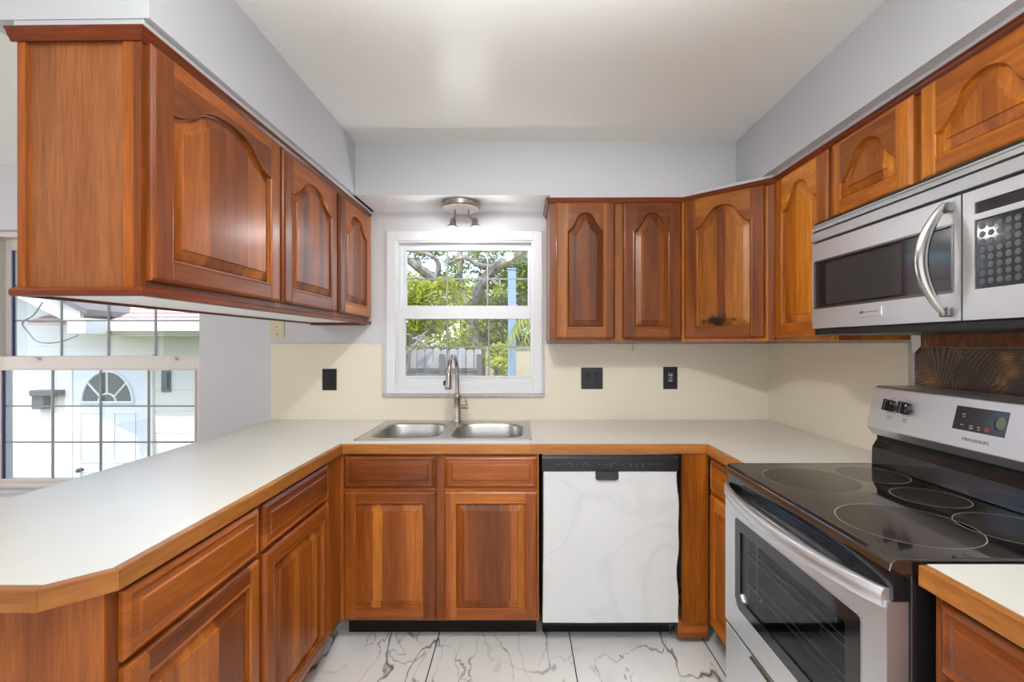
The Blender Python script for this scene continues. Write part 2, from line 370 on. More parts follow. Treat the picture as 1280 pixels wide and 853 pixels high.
# ---------------------------------------------------------------- cabinet doors and drawer fronts
def arch_curve(u, narrow=.62):
    u = abs(u)
    if u < narrow*.86:
        q = u/(narrow*.86); return .40+.60*math.sqrt(max(0, 1-q*q*.92))
    v = (u-narrow*.86)/(1-narrow*.86)
    e = .40+.60*math.sqrt(.08)
    return e*max(0, 1-v)**1.7*1.0
def panel_front(parent, x0, z0, w, h, yf, mats, arch=0, apex=.06, stile=.062, rail=.062, kind='door', thick=.019, name='door', label=None, narrow=.62):
    """raised-panel front in the cabinet's own frame: x across, z up, front face at y = yf (towards -y)"""
    root = root_of(parent)
    if kind == 'door':
        xl, xr, zb = stile, w-stile, rail
        zt = h-apex-arch                       # shoulder height of the panel outline
        inner = [0, .0015, .004, .0065, .010, .018, .028, .033, .0345]
        ins_d = [-.010, -.006, -.002, 0, .0015, .004, .0065, .033, .0345, .05]
        ins_y = [0, -.0012, -.0008, .003, .0125, .0135, .0115, .0040, .0005, .0002]
    else:
        xl, xr, zb = .012, w-.012, .012; zt = h-.012
        inner = [0, .002, .006, .014, .022, .0245, .026]
        ins_d = [-.012, -.006, 0, .003, .022, .0245, .026, .05]
        ins_y = [0, 0, .001, .0065, .0040, .001, 0, 0]
        arch = 0
    hw = (xr-xl)/2; cxm = (xl+xr)/2
    def ztop(x):
        if not arch: return zt
        u = min(1, abs((x-cxm)/hw)); return zt+arch*arch_curve(u, narrow)
    if arch:
        us = np.linspace(-1, 1, 241); PX = cxm+us*hw; PZ = np.array([ztop(x) for x in PX])
    xs = [0, .003, .008, .011]+[xl-.010, xl-.006, xl-.002]+[xl+d for d in inner]
    if kind != 'door': xs = [0, .003, .006, .009]+[xl+d for d in inner]
    xs += [w-x for x in xs]
    if arch:
        k = int((w-2*(xl+.036))/.0045); xs += list(np.linspace(xl+.036, xr-.036, max(k, 3)))
    else: xs += list(np.linspace(xl+.05, xr-.05, 4))
    xs = sorted(set(round(x, 5) for x in xs if 0 <= x <= w))
    below = ([0, .003, .008, .011, zb-.010, zb-.006, zb-.002] if kind == 'door' else [0, .003, .006, .009])
    nb = len(below)
    base_rows = [zb+d for d in inner]
    if arch: toff = [.1, .075, .06, .052, .045, .040, .036, .033, .029, .024, .018, .012, .009, .0065, .004, .0015, 0]
    else: toff = inner[::-1]
    rows_top = None
    verts = []; cols = []
    for x in xs:
        zt_x = ztop(min(max(x, xl), xr))
        zz = list(below)+list(base_rows)
        zz += [zb+.045+(zt_x-.11-zb-.045)*q for q in (.33, .66)] if (arch and zt-.11 > zb+.06) else ([zb+.036] if arch else [(zb+zt_x)/2])
        lo = zz[-1]
        for k, o_ in enumerate(toff):
            z = zt_x-o_
            z = max(z, lo+.0006*(k+1)) if o_ > 0 else z
            zz.append(z)
        top_i = len(zz)-1
        up = [.002, .006, .010] if kind == 'door' else []
        zz += [zt_x+o_ for o_ in up]
        for o_ in ([.011, .008, .003, 0] if kind == 'door' else [.009, .006, .003, 0]):
            zz.append(h-o_)
        cols.append(zz)
    nr = len(cols[0]); nc = len(xs)
    X = np.repeat(np.array(xs)[:, None], nr, 1); Z = np.array(cols)
    if arch:
        d2 = np.full(X.shape, 9.0)
        for a, b in zip(PX, PZ): d2 = np.minimum(d2, (X-a)**2+(Z-b)**2)
        da = np.sqrt(d2); zt_all = np.array([ztop(min(max(x, xl), xr)) for x in xs])[:, None]
        da = np.where(Z <= zt_all+1e-6, da, -da)
    else: da = zt-Z
    ds = np.minimum(np.minimum(X-xl, xr-X), Z-zb)
    d = np.minimum(ds, da)
    if arch:   # beyond the shoulders the outline is only near the arch ends
        out = (X < xl) | (X > xr)
        d = np.where(out, np.minimum(np.minimum(X-xl, xr-X), np.where(Z > zt, zt-Z, 9)), d)
    Y = np.interp(d, ins_d, ins_y)
    e = np.minimum(np.minimum(X, w-X), np.minimum(Z, h-Z))
    Yo = np.interp(e, [0, .003, .008, .011], [.009, .0045, .001, 0]) if kind == 'door' else np.interp(e, [0, .003, .006, .009], [.010, .007, .0045, .0025])
    if kind == 'door': Y = Y+Yo
    else: Y = np.where(e < .0095, Yo+.0, Y)
    P = np.stack([X+x0, Y+yf, Z+z0], -1).reshape(-1, 3)
    frame = MB(); pan = MB()
    ff, fm, pf = [], [], []
    i0 = np.searchsorted(xs, xl-1e-5); i1 = np.searchsorted(xs, xr-1e-5)
    for i in range(nc-1):
        for j in range(nr-1):
            q = (i*nr+j, (i+1)*nr+j, (i+1)*nr+j+1, i*nr+j+1)
            inside = (i0 <= i < i1) and (nb <= j < top_i) and kind == 'door'
            if inside: pf.append(q)
            else:
                ff.append(q); fm.append(0 if (i < i0 or i >= i1) and kind == 'door' else 1)
    frame.v = [tuple(p) for p in P]
    # skirt round the edge
    rim = [(i, 0) for i in range(nc)]+[(nc-1, j) for j in range(1, nr)]+[(i, nr-1) for i in range(nc-2, -1, -1)]+[(0, j) for j in range(nr-2, 0, -1)]
    n = len(frame.v); m = len(rim)
    for (i, j) in rim: frame.v.append((X[i, j]+x0, yf+thick, Z[i, j]+z0))
    for k in range(m):
        a = rim[k][0]*nr+rim[k][1]; k2 = (k+1) % m; b = rim[k2][0]*nr+rim[k2][1]
        ff.append((b, a, n+k, n+k2)); fm.append(0)
    ff.append(tuple(range(n, n+m))); fm.append(0)
    frame.f = ff; frame.fm = fm
    local(frame, root)
    fo = frame.obj(name, [mats[0], mats[1]], parent, smooth=True, ang=9, recalc=False)
    if label: fo['label'] = label
    if pf:
        used = sorted(set(i for q in pf for i in q)); mp = {u: k for k, u in enumerate(used)}
        pan.v = [tuple(P[u]) for u in used]; pan.f = [tuple(mp[i] for i in q) for q in pf]; pan.fm = [0]*len(pf)
        local(pan, root)
        pan.obj('raised_panel', mats[2], fo, smooth=True, ang=9, recalc=False)
    return fo

WV = ('wood_v', 'wood_h', 'wood_panel'); WV2 = ('wood_v2', 'wood_h2', 'wood_panel2'); WV3 = ('wood_v3', 'wood_h3', 'wood_panel3')
def B(root, name, mat, boxes, bevel=0, parent=None):
    mb = MB()
    for b in boxes: mb.box(*b)
    local(mb, root); return mb.obj(name, mat, parent or root, bevel=bevel)

# ================================================================ ROOM
CEIL = 2.413; YB = 2.77; XR = 1.46; XS = -1.465; FZ = .015
mb = MB(); mb.box(-5, XR, -3, YB, -.1, FZ); struct(mb.obj('floor', 'marble'))
mb = MB(); mb.box(-5.15, XR+.15, -3.15, YB+.6, CEIL, CEIL+.15); struct(mb.obj('ceiling', 'ceiling'))
# back wall with two window openings
KX0, KX1, KZ0, KZ1 = -.752, .092, 1.10, 1.985
LX0, LX1, LZ0, LZ1 = -3.175, -1.887, .50, 2.03
mb = MB(); y0, y1 = YB, YB+.16
mb.box(-5.15, LX0, y0, y1, -.1, CEIL); mb.box(LX0, LX1, y0, y1, -.1, LZ0); mb.box(LX0, LX1, y0, y1, LZ1, CEIL)
mb.box(LX1, KX0, y0, y1, -.1, CEIL); mb.box(KX0, KX1, y0, y1, -.1, KZ0); mb.box(KX0, KX1, y0, y1, KZ1, CEIL); mb.box(KX1, XR+.15, y0, y1, -.1, CEIL)
struct(mb.obj('wall_back', 'wall'))
mb = MB(); mb.box(XR, XR+.15, -3.15, YB, -.1, CEIL); struct(mb.obj('wall_right', 'wall'))
mb = MB(); mb.box(-5.15, -5, -3.15, YB, -.1, CEIL); struct(mb.obj('wall_left', 'wall'))
mb = MB(); mb.box(-5, XR, -3.15, -3, -.1, CEIL); struct(mb.obj('wall_front', 'wall'))
# soffits
SOF = 2.134; YSOF = 2.459; TOPZ = 2.117
mb = MB(); mb.box(-1.17, 1.12, YSOF, YB, SOF, CEIL); o = struct(mb.obj('trim_soffit_back', ['soffit', 'alcove']))
for p in o.data.polygons:
    if p.normal.z < -.5: p.material_index = 1
mb = MB(); mb.box(1.12, XR, -3, YB, SOF, CEIL); mb.box(1.156, XR-.001, .965, 2.16, TOPZ, SOF)
mb.prism([(.152, 2.450), (.842, 2.450), (1.156, 2.16), (XR-.001, 2.17), (XR-.001, YB-.001), (.152, YB-.001)], TOPZ, SOF); struct(mb.obj('trim_soffit_right', 'soffit'))
LROT = math.radians(-.97)
LP = Vector((-.864, 2.77, 0))
def lp(x, y, z):  # left wall-unit frame (slightly out of square, as in the photo): x across from the front plane, y absolute
    dx, dy = x-LP.x, y-LP.y; c, s = math.cos(LROT), math.sin(LROT)
    return (LP.x+dx*c-dy*s, LP.y+dx*s+dy*c, z)
def lbox(mb, x0, x1, y0, y1, z0, z1, mi=0):
    n = len(mb.v); mb.box(x0, x1, y0, y1, z0, z1, mi)
    mb.v[n:] = [lp(*p) for p in mb.v[n:]]; return mb
mb = MB(); lbox(mb, -1.27, -.858, 1.125, YB-.005, SOF, CEIL); lbox(mb, -1.19, -.873, 1.128, YB-.008, TOPZ, SOF); struct(mb.obj('trim_soffit_left', 'soffit'))

# ---------------------------------------------------------------- windows
def window(name, X0, X1, Z0, Z1, sash_up, sash_lo, frame_mat, ucols, urows, lcols, lrows, casing=0, navy=False, yin=.001):
    """sash_* = (glass x0, x1, z0, z1, y)"""
    root = bpy.data.objects.new(name, None); COL.objects.link(root); root.location = ((X0+X1)/2, YB, Z0); struct(root)
    mb = MB(); y0, y1 = YB-(.012 if casing else -.002), YB+.15; t_ = .03
    if casing:
        c = casing
        for b in ((X0-c, X0+.02, Z0-c, Z1+c), (X1-.02, X1+c, Z0-c, Z1+c)): mb.box(b[0], b[1], YB-.012, YB-.0005, b[2], b[3])
        mb.box(X0+.02, X1-.02, YB-.012, YB-.0005, Z1-.02, Z1+c); mb.box(X0+.02, X1-.02, YB-.012, YB-.0005, Z0-c, Z0+.02)
    for b in ((X0+.001, X0+t_, Z0+.001, Z1-.001), (X1-t_, X1-.001, Z0+.001, Z1-.001), (X0+t_, X1-t_, Z1-t_, Z1-.001), (X0+t_, X1-t_, Z0+.001, Z0+t_)):
        mb.box(b[0], b[1], YB+yin, YB+.155, b[2], b[3])
    mb.obj('window_frame', frame_mat, root, bevel=.002)
    for nm, (gx0, gx1, gz0, gz1, gy), nc_, nr_, top in (('upper_sash', sash_up, ucols, urows, True), ('lower_sash', sash_lo, lcols, lrows, False)):
        mb = MB(); ox0, ox1 = X0+t_, X1-t_
        oz0, oz1 = (gz0-.05, Z1-t_) if top else (Z0+t_, gz1+.075)
        if not top: oz1 = sash_up[2]-.002
        else: oz0 = gz0-.004
        ya, yb = gy-.016, gy+.016
        mb.box(ox0, gx0, ya, yb, oz0, oz1); mb.box(gx1, ox1, ya, yb, oz0, oz1)
        mb.box(gx0, gx1, ya, yb, gz1, oz1); mb.box(gx0, gx1, ya, yb, oz0, gz0)
        # glazing lip
        L = .008
        mb.box(gx0-L, gx0, ya-.006, ya, gz0-L, gz1+L); mb.box(gx1, gx1+L, ya-.006, ya, gz0-L, gz1+L)
        mb.box(gx0, gx1, ya-.006, ya, gz1, gz1+L); mb.box(gx0, gx1, ya-.006, ya, gz0-L, gz0)
        s_ = mb.obj(nm, frame_mat, root, bevel=.0015)
        mb = MB(); m = .0045
        for k in range(1, nc_):
            x = gx0+(gx1-gx0)*k/nc_; mb.box(x-m, x+m, gy-.005, gy+.005, gz0, gz1)
        for zq in nr_:
            mb.box(gx0, gx1, gy-.0045, gy+.0045, zq-m, zq+m)
        mb.obj('muntin_grid', 'muntin', s_)
        mb = MB(); mb.box(gx0, gx1, gy-.0005+.008, gy+.0005+.008, gz0, gz1); mb.obj('glass_pane', 'glass', s_)
        if navy:
            mb = MB(); mb.box(gx0, gx0+.012, gy-.012, gy-.006, gz0, gz1); mb.obj('colour_fringe', 'colour_fringe', s_)  # added navy strip imitating lens colour fringing at the glass edge
    return root
# photo-measured glass rectangles
kw = window('window_1', KX0, KX1, KZ0, KZ1, (-.686, .042, 1.586, 1.918, 2.845), (-.681, .057, 1.170, 1.506, 2.795), 'trim', 3, [1.355+82/207], 3, [1.341], casing=.033)
lw = window('window_2', LX0, LX1, LZ0, LZ1, (-3.105, -1.95, 1.286, 1.93, 2.895), (-3.105, -1.95, .551, 1.201, 2.84), 'trim_warm',
            4, [1.502, 1.716], 4, [.768, .985], casing=0, navy=True, yin=.045)
mb = MB()
for x in (-2.9, -2.08): mb.box(x-.03, x+.03, 2.806, 2.826, 1.262, 1.272); mb.tube([(x-.02, 2.81, 1.274), (x+.02, 2.806, 1.278)], .005, 8)
mb.obj('sash_lock', 'trim_warm', lw)
mb = MB(); mb.box(-.806, .136, YB-.035, YB-.0005, 1.052, 1.066); struct(mb.obj('trim_window_sill', 'sill', bevel=.003))
mb = MB(); mb.box(LX0-.06, LX1+.02, YB-.06, YB-.0005, .448, .478); struct(mb.obj('trim_window_stool', 'trim_warm', bevel=.003))

# ---------------------------------------------------------------- backsplash panels
mb = MB(); mb.box(XS+.003, -.812, YB-.012, YB-.0002, .9155, 1.36); mb.box(-.812, .142, YB-.012, YB-.0002, .9155, 1.052); mb.box(.142, XR, YB-.012, YB-.0002, .9155, 1.36)
tag(mb.obj('backsplash', 'splash', loc=(0, YB, .915)), 'cream laminate backsplash along the back wall under the window', 'backsplash')
mb = MB(); mb.box(XR-.014, XR-.0002, 1.763, YB-.0125, .9155, 1.362)
tag(mb.obj('backsplash', 'splash', loc=(XR, 2.2, .915)), 'cream laminate backsplash on the right wall beside the range', 'backsplash')
mb = MB(); mb.box(XR-.006, XR, .94, 1.742, .80, 1.345); struct(mb.obj('trim_adhesive_patch', 'adhesive'))
mb = MB(); mb.box(XR-.007, XR, .94, 1.742, 1.346, 1.42); struct(mb.obj('trim_stripped_strip', 'brownpaper'))
mb = MB(); mb.add([(XR-.010, 1.752, 1.42), (XR-.010, 1.716, 1.42), (XR-.010, 1.712, 1.35), (XR-.016, 1.738, 1.318), (XR-.010, 1.752, 1.325),
                   (XR-.008, 1.752, 1.42), (XR-.008, 1.716, 1.42), (XR-.008, 1.712, 1.35), (XR-.014, 1.738, 1.318), (XR-.008, 1.752, 1.325)],
                  [(0, 1, 2, 3, 4), (9, 8, 7, 6, 5), (0, 5, 6, 1), (1, 6, 7, 2), (2, 7, 8, 3), (3, 8, 9, 4), (4, 9, 5, 0)])
tag(mb.obj('torn_paper', 'white_plastic', loc=(XR, 1.73, 1.318)), 'small torn white strip of wall lining beside the backsplash under the microwave', 'torn paper')

# ================================================================ WORKTOP
CT, CB = .915, .874; XL_F = -.785; XRF = .813; YF = 2.077; YR = 1.724
SX0, SX1, SY0, SY1 = -.745, .030, 2.185, 2.69    # cut-out
mb = MB(); e = .019
poly = [(XS+.001, .865), (XS+.10, .846+e), (-.868-.006, .846+e), (XL_F-e, .924+.008), (XL_F-e, YB-.002), (XS+.001, YB-.002)]
mb.prism(poly, CB, CT)
mb.box(XL_F-e, SX0, YF+e, YB-.002, CB, CT); mb.box(SX1, XRF+e, YF+e, YB-.002, CB, CT)
mb.box(SX0, SX1, YF+e, SY0, CB, CT); mb.box(SX0, SX1, SY1, YB-.002, CB, CT)
mb.box(XRF+e, XR-.001, YR, YB-.002, CB, CT)
top = tag(mb.obj('worktop', 'counter', loc=(0, 2.4, CB)), 'white laminate worktop with oak front edge running round three sides of the kitchen', 'worktop')
mb = MB()
def strip(pts):
    # mitred wood edge following pts (outer line), thickness e to the left of travel
    n = len(pts); P = [Vector((x, y)) for x, y in pts]; inner = []
    for i in range(n):
        d1 = (P[i]-P[i-1]).normalized() if i else (P[1]-P[0]).normalized()
        d2 = (P[i+1]-P[i]).normalized() if i < n-1 else d1
        n1 = Vector((-d1.y, d1.x)); n2 = Vector((-d2.y, d2.x)); b = (n1+n2).normalized()
        inner.append(P[i]+b*(e/max(.3, b.dot(n1))))
    for i in range(n-1):
        a, b, c, d = P[i], P[i+1], inner[i+1], inner[i]
        mb.prism([tuple(a), tuple(b), tuple(c), tuple(d)], CB-.001, CT-.0006)
strip([(XS+.001, .9), (XS+.09, .846), (-.868, .846), (XL_F, .924), (XL_F, YF), (XRF, YF), (XRF, YR)])
mb.obj('oak_edge', 'oak_edge', top, bevel=.002)
# near right worktop
mb = MB(); mb.box(.795+e, XR-.001, -.2, .945, CB, CT)
t2 = tag(mb.obj('worktop', 'counter', loc=(1.1, .4, CB)), 'short white worktop piece with oak edge on the near side of the range', 'worktop')
mb = MB(); mb.box(.795, .795+e, -.2, .945, CB-.001, CT-.0006); mb.obj('oak_edge', 'oak_edge', t2, bevel=.002)

# ================================================================ BASE CABINETS  (local frame: x across, y into the cabinet, front frame at y=0)
BZ0, BZ1 = .127, .872; TK = .10
def base_box(root, x0, x1, depth, open_top=None):
    bx = [(x0, x0+.016, .019, depth, BZ0, BZ1-.001), (x1-.016, x1, .019, depth, BZ0, BZ1-.001), (x0+.016, x1-.016, .019, depth, BZ0, BZ0+.016), (x0+.016, x1-.016, depth-.01, depth, BZ0+.016, BZ1-.001)]
    B(root, 'carcass', 'wood_v', bx)
    B(root, 'toe_kick', 'black_matte', [(x0+.005, x1-.005, TK, TK+.016, FZ, BZ0)])
def frame_rails(root, xs, x0, x1, name='face_frame', mat='wood_v', zmid=(.706, .72), z0=BZ0, z1=BZ1, rmat=None, w=.02):
    # vertical stiles listed in xs, horizontal rails between
    mb = MB()
    for a, b in xs: mb.box(a, b, 0, .019, z0, z1, 0)
    st = sorted(xs)
    for (a, b), (c, d) in zip(st, st[1:]):
        if c-b > .01:
            mb.box(b, c, .0005, .018, z1-.03, z1, 1); mb.box(b, c, .0005, .018, z0, z0+.03, 1)
            if zmid: mb.box(b, c, .0005, .018, zmid[0]-.015, zmid[1]+.015, 1)
    local(mb, root); return mb.obj(name, [mat, rmat or 'wood_h'], root)
FYB = 2.10
# sink base
sb = thing('sink_base_cabinet', 'cherry base cabinet under the sink with two doors and two false drawer fronts', 'cabinet', (-.804, FYB, FZ))
sb_z = -FZ
def L(z): return z-FZ    # local z
def shift(bx): return [(a, b, c, d, e_-FZ, f-FZ) for a, b, c, d, e_, f in bx]
_B0, _B1 = BZ0, BZ1
def cab_base(root, width, depth, stiles, fronts, mats=WV):
    """fronts: (x0, x1) columns carrying a drawer front above a door"""
    global BZ0, BZ1
    x0, x1 = 0, width
    B(root, 'carcass', mats[0], shift([(x0, x0+.016, .019, depth, BZ0, BZ1-.001), (x1-.016, x1, .019, depth, BZ0, BZ1-.001), (x0+.016, x1-.016, .019, depth, BZ0, BZ0+.016), (x0+.016, x1-.016, depth-.01, depth, BZ0+.016, BZ1-.001)]))
    B(root, 'toe_kick', 'black_matte', shift([(x0+.003, x1-.003, TK, TK+.016, FZ, BZ0)]))
    mb = MB()
    for a, b in stiles: mb.box(a, b, 0, .019, BZ0-FZ, BZ1-FZ, 0)
    st = sorted(stiles)
    for (a, b), (c, d) in zip(st, st[1:]):
        if c-b > .01:
            for z0, z1 in ((BZ1-.035, BZ1), (BZ0, BZ0+.035), (.695, .735)): mb.box(b, c, .0005, .0185, z0-FZ, z1-FZ, 1)
    local(mb, root); mb.obj('face_frame', [mats[0], mats[1]], root)
    for a, b in fronts:
        panel_front(root, a, .72-FZ, b-a, .141, -.019, (mats[1], mats[1], mats[1]), kind='drawer', name='drawer_front')
        panel_front(root, a, .138-FZ, b-a, .568, -.0195, mats, stile=.055, rail=.055, apex=.055)
cab_base(sb, .88, .55, [(-.001, .035), (.424, .467), (.866, .884)], [(.021, .429), (.465, .878)])
# left run: local x = +Y world, front faces +X
lb = thing('peninsula_base_cabinet', 'long cherry base cabinet under the left worktop with two drawers over two doors', 'cabinet', (-.805, .922, FZ), PI/2)
cab_base(lb, 1.181, .59, [(0, .025), (.508, .53), (1.02, 1.181)], [(.022, .506), (.532, 1.018)])
B(lb, 'end_panel', 'wood_v', [(-.006, 0, .004, .59, BZ0-FZ, BZ1-FZ)])
# right run between corner and range: front faces -X ; local x = -Y world
rb = thing('corner_base_cabinet', 'narrow cherry base cabinet between the dishwasher corner and the range', 'cabinet', (.838, 2.082, FZ), -PI/2)
cab_base(rb, .35, .60, [(0, .03), (.335, .35)], [(.028, .338)], WV2)
# near right
nb_ = thing('base_cabinet', 'cherry base cabinet under the near right worktop beside the range', 'cabinet', (.82, .932, FZ), -PI/2)
cab_base(nb_, .62, .62, [(0, .022), (.60, .62)], [(.022, .60)])
# filler panel right of the dishwasher
mb = MB(); mb.box(.713, .828, 2.084, 2.104, .127, .872)
fo = tag(mb.obj('filler_panel', 'wood_panel2', loc=(.77, 2.09, .1)), 'upright orange cherry filler board between the dishwasher and corner cabinet', 'panel')
mb = MB(); mb.box(.70, .835, 2.106, 2.125, FZ+.03, .1265)
mb.obj('toe_board', 'wood_h', fo)

# ================================================================ DISHWASHER
dw = thing('dishwasher', 'built-in dishwasher with black controls and white marble-look door', 'dishwasher', (.395, 2.09, FZ))
mb = MB(); mb.box(.095, .695, 2.105, 2.66, .112, .868); mb.obj('tub', 'black', dw)
mb = MB()
pts = []
zz = np.linspace(.128, .795, 24)
for k, z in enumerate(zz):     # the film edge waves a little on the right
    pts.append((.694+.004*math.sin(z*14)+.003*math.sin(z*31), z))
poly = [(.096, .128), (.30, .1265), (.5, .128)]+pts+[(.5, .7965), (.3, .7965), (.1, .7955), (.1, .5), (.098, .3)]
mb.prism_axis(poly, 2.080, 2.104, 'y'); mb.obj('door_panel', 'film', dw, bevel=.003)
mb = MB(); mb.prism_axis([(2.076, .797), (2.104, .797), (2.104, .866), (2.088, .866), (2.078, .852)], .092, .697, 'x'); cp = mb.obj('control_panel', 'black', dw, bevel=.002)
mb = MB(); mb.box(.097, .692, 2.0865, 2.1, .8665, .8715); mb.obj('top_trim', 'steel_dark', dw)
mb = MB(); mb.prism_axis([(.328, .766), (.336, .760), (.418, .760), (.428, .766), (.428, .801), (.328, .801)], 2.066, 2.0795, 'y'); mb.box(.34, .415, 2.062, 2.0665, .790, .800)
mb.obj('latch_handle', 'gloss', dw, bevel=.002)
mb = MB(); mb.box(.430, .440, 2.070, 2.0795, .762, .794); mb.obj('latch_tab', 'white_plastic', dw)
mb = MB()
for x, w_, dz in [(.165, .018, 0), (.193, .004, 0), (.218, .02, .006), (.222, .012, -.004), (.246, .006, 0), (.272, .011, 0), (.287, .016, .007), (.300, .01, 0), (.345, .006, 0), (.371, .014, 0), (.398, .014, .001), (.396, .01, -.008),
                  (.413, .016, .007), (.424, .008, 0), (.452, .009, 0), (.482, .011, .003), (.484, .008, -.006), (.510, .013, .003), (.511, .01, -.007), (.536, .016, .003), (.536, .01, -.006),
                  (.562, .006, .003), (.574, .006, .003), (.586, .006, .003), (.598, .006, .003), (.610, .006, .003), (.622, .006, .003)]:
    mb = MB(); mb.box(x-w_/2, x+w_/2, 2.0752, 2.0772, .826+dz-.0014, .826+dz+.0014); mb.obj('control_marking', 'label_grey', cp)
mb = MB(); mb.box(.10, .69, 2.200, 2.215, FZ+.001, .1); mb.obj('toe_plate', 'black_matte', dw)
mb = MB(); mb.box(.095, .695, 2.10, 2.112, .108, .1265); mb.obj('door_bottom', 'black', dw)

# ================================================================ SINK, FAUCET
sk = thing('kitchen_sink', 'stainless steel double bowl sink set in the worktop under the window', 'sink', (-.36, 2.43, CT))
def rrect(cx, cy, hx, hy, r, n=40):
    out = []
    for k in range(n):
        a = 2*PI*k/n+PI/4*0
        dx, dy = math.cos(a), math.sin(a); p = 5.0
        q = (abs(dx)**p+abs(dy)**p)**(-1/p) if r else 1/max(abs(dx), abs(dy))
        out.append((cx+dx*q*hx, cy+dy*q*hy))
    return out
mb = MB(); N = 48
cells = [(-.762, -.367, 2.163, 2.702, -.555, 2.40, .168, .205), (-.367, .048, 2.163, 2.702, -.166, 2.40, .176, .205)]
for x0, x1, y0, y1, bx, by, hx, hy in cells:
    loops = []
    sq = []
    for k in range(N):
        a = 2*PI*k/N; dx, dy = math.cos(a), math.sin(a)
        tx = ((x1-bx) if dx > 0 else (bx-x0))/abs(dx) if abs(dx) > 1e-6 else 1e9
        ty = ((y1-by) if dy > 0 else (by-y0))/abs(dy) if abs(dy) > 1e-6 else 1e9
        q = min(tx, ty); sq.append((bx+dx*q, by+dy*q))
    # snap nearest points to the four corners
    for cxq, cyq in ((x0, y0), (x1, y0), (x1, y1), (x0, y1)):
        k = min(range(N), key=lambda i: (sq[i][0]-cxq)**2+(sq[i][1]-cyq)**2); sq[k] = (cxq, cyq)
    if x0 < -.7: out_l = [(min(max(x, x0-.0), x1), y) for x, y in sq]
    loops.append(([p for p in sq], CT+.0055))
    for hs, z in ((1.0+.05, CT+.0062), (1.02, CT+.0062), (1.0, CT+.003), (.975, CT-.012), (.955, CT-.09), (.93, CT-.15), (.86, CT-.176), (.5, CT-.184), (.12, CT-.187)):
        loops.append((rrect(bx, by, hx*hs, hy*hs, 1, N), z))
    vs = [(x, y, z) for lo, z in loops for x, y in lo]; fs = []
    for i in range(len(loops)-1):
        for k in range(N): fs.append((i*N+k, i*N+(k+1) % N, (i+1)*N+(k+1) % N, (i+1)*N+k))
    fs.append(tuple(range((len(loops)-1)*N, len(loops)*N)))
    mb.add(vs, fs)
# rolled outer rim
for (a, b, c, d) in ((-.764, -.758, 2.161, 2.704), (.044, .050, 2.161, 2.704)): mb.box(a, b, c, d, CT+.0003, CT+.0066)
mb.box(-.764, .050, 2.161, 2.167, CT+.0003, CT+.0066); mb.box(-.764, .050, 2.698, 2.704, CT+.0003, CT+.0066)
mb.obj('basin', 'steel_x', sk, smooth=True, ang=40, recalc=False)
for cx in (-.555, -.166):
    mb = MB(); mb.lathe([(.001, 0), (.03, 0), (.043, .002), (.044, -.004)], (cx, 2.40, CT-.1855)); mb.obj('drain', 'chrome', sk, smooth=True)
fa = thing('kitchen_faucet', 'brushed nickel pull-down faucet with high curved spout behind the sink', 'faucet', (-.358, 2.655, CT+.006))
fx, fy, fz = -.358, 2.655, CT+.0066
mb = MB(); mb.lathe([(.024, 0), (.024, .006), (.0205, .012), (.0205, .125), (.0215, .128), (.0215, .150), (.013, .158), (.012, .165)], (fx, fy, fz)); mb.obj('body', 'nickel', fa, smooth=True)
path = [(fx, fy, fz+.16), (fx, fy, 1.22)]
for k in range(1, 13):
    a = PI*k/12; path.append((fx-.016*k/12, fy-.10+.10*math.cos(a), 1.212+.082*math.sin(a)))
path.append((fx-.017, fy-.2, 1.20))
mb = MB(); mb.tube(path, .0115, 16); mb.obj('spout', 'nickel', fa, smooth=True)
mb = MB(); mb.tube([(fx-.017, fy-.2, 1.205), (fx-.017, fy-.2, 1.195), (fx-.018, fy-.202, 1.15), (fx-.019, fy-.203, 1.128), (fx-.019, fy-.203, 1.122)], [.0125, .0155, .017, .019, .016], 20)
sh = mb.obj('spray_head', 'nickel', fa, smooth=True)
mb = MB(); mb.box(fx-.044, fx-.034, fy-.21, fy-.196, 1.142, 1.168); mb.obj('spray_button', 'black', sh, bevel=.003)
mb = MB(); mb.tube([(fx+.018, fy, fz+.083), (fx+.062, fy-.004, fz+.083)], .0115, 16); mb.tube([(fx+.055, fy-.004, fz+.088), (fx+.05, fy-.004, fz+.115), (fx+.047, fy-.004, fz+.132)], [.005, .0045, .004], 10)
mb.obj('handle', 'nickel', fa, smooth=True)

# ================================================================ UPPER CABINETS
Z0U, Z1U = 1.372, 2.100
def cab_upper(root, width, depth, z0, z1, doors, stiles, mats=WV, arch=.095, apex=.058, dz0=.014, dz1=.004, body=True, smat=None, stile=.062):
    zb = root.location.z
    B(root, 'carcass', smat or mats[0], [(0, width, .019, depth, z0-zb, TOPZ-zb)])
    mb = MB()
    for a, b in stiles: mb.box(a, b, 0, .0185, z0-zb, TOPZ-zb, 0)
    st = sorted(stiles)
    for (a, b), (c, d) in zip(st, st[1:]):
        if c-b > .01:
            mb.box(b, c, .0005, .018, z0-zb, z0+.035-zb, 1); mb.box(b, c, .0005, .018, z1-.03-zb, TOPZ-zb, 1)
    local(mb, root); mb.obj('face_frame', [mats[0], mats[1]], root)
    for dd in doors:
        a, b = dd[:2]
        panel_front(root, a, z0+dz0-zb, b-a, (z1-dz1)-(z0+dz0), -.0195, dd[2] if len(dd) > 2 else mats, arch=arch, apex=apex, stile=stile, rail=stile)
# back pair
ub = thing('wall_cabinet', 'two-door cherry wall cabinet right of the window', 'cabinet', (.149, 2.465, Z0U))
cab_upper(ub, .694, .30, Z0U, Z1U, [(.034, .341), (.381, .688)], [(0, .045), (.325, .395), (.675, .694)], WV3)
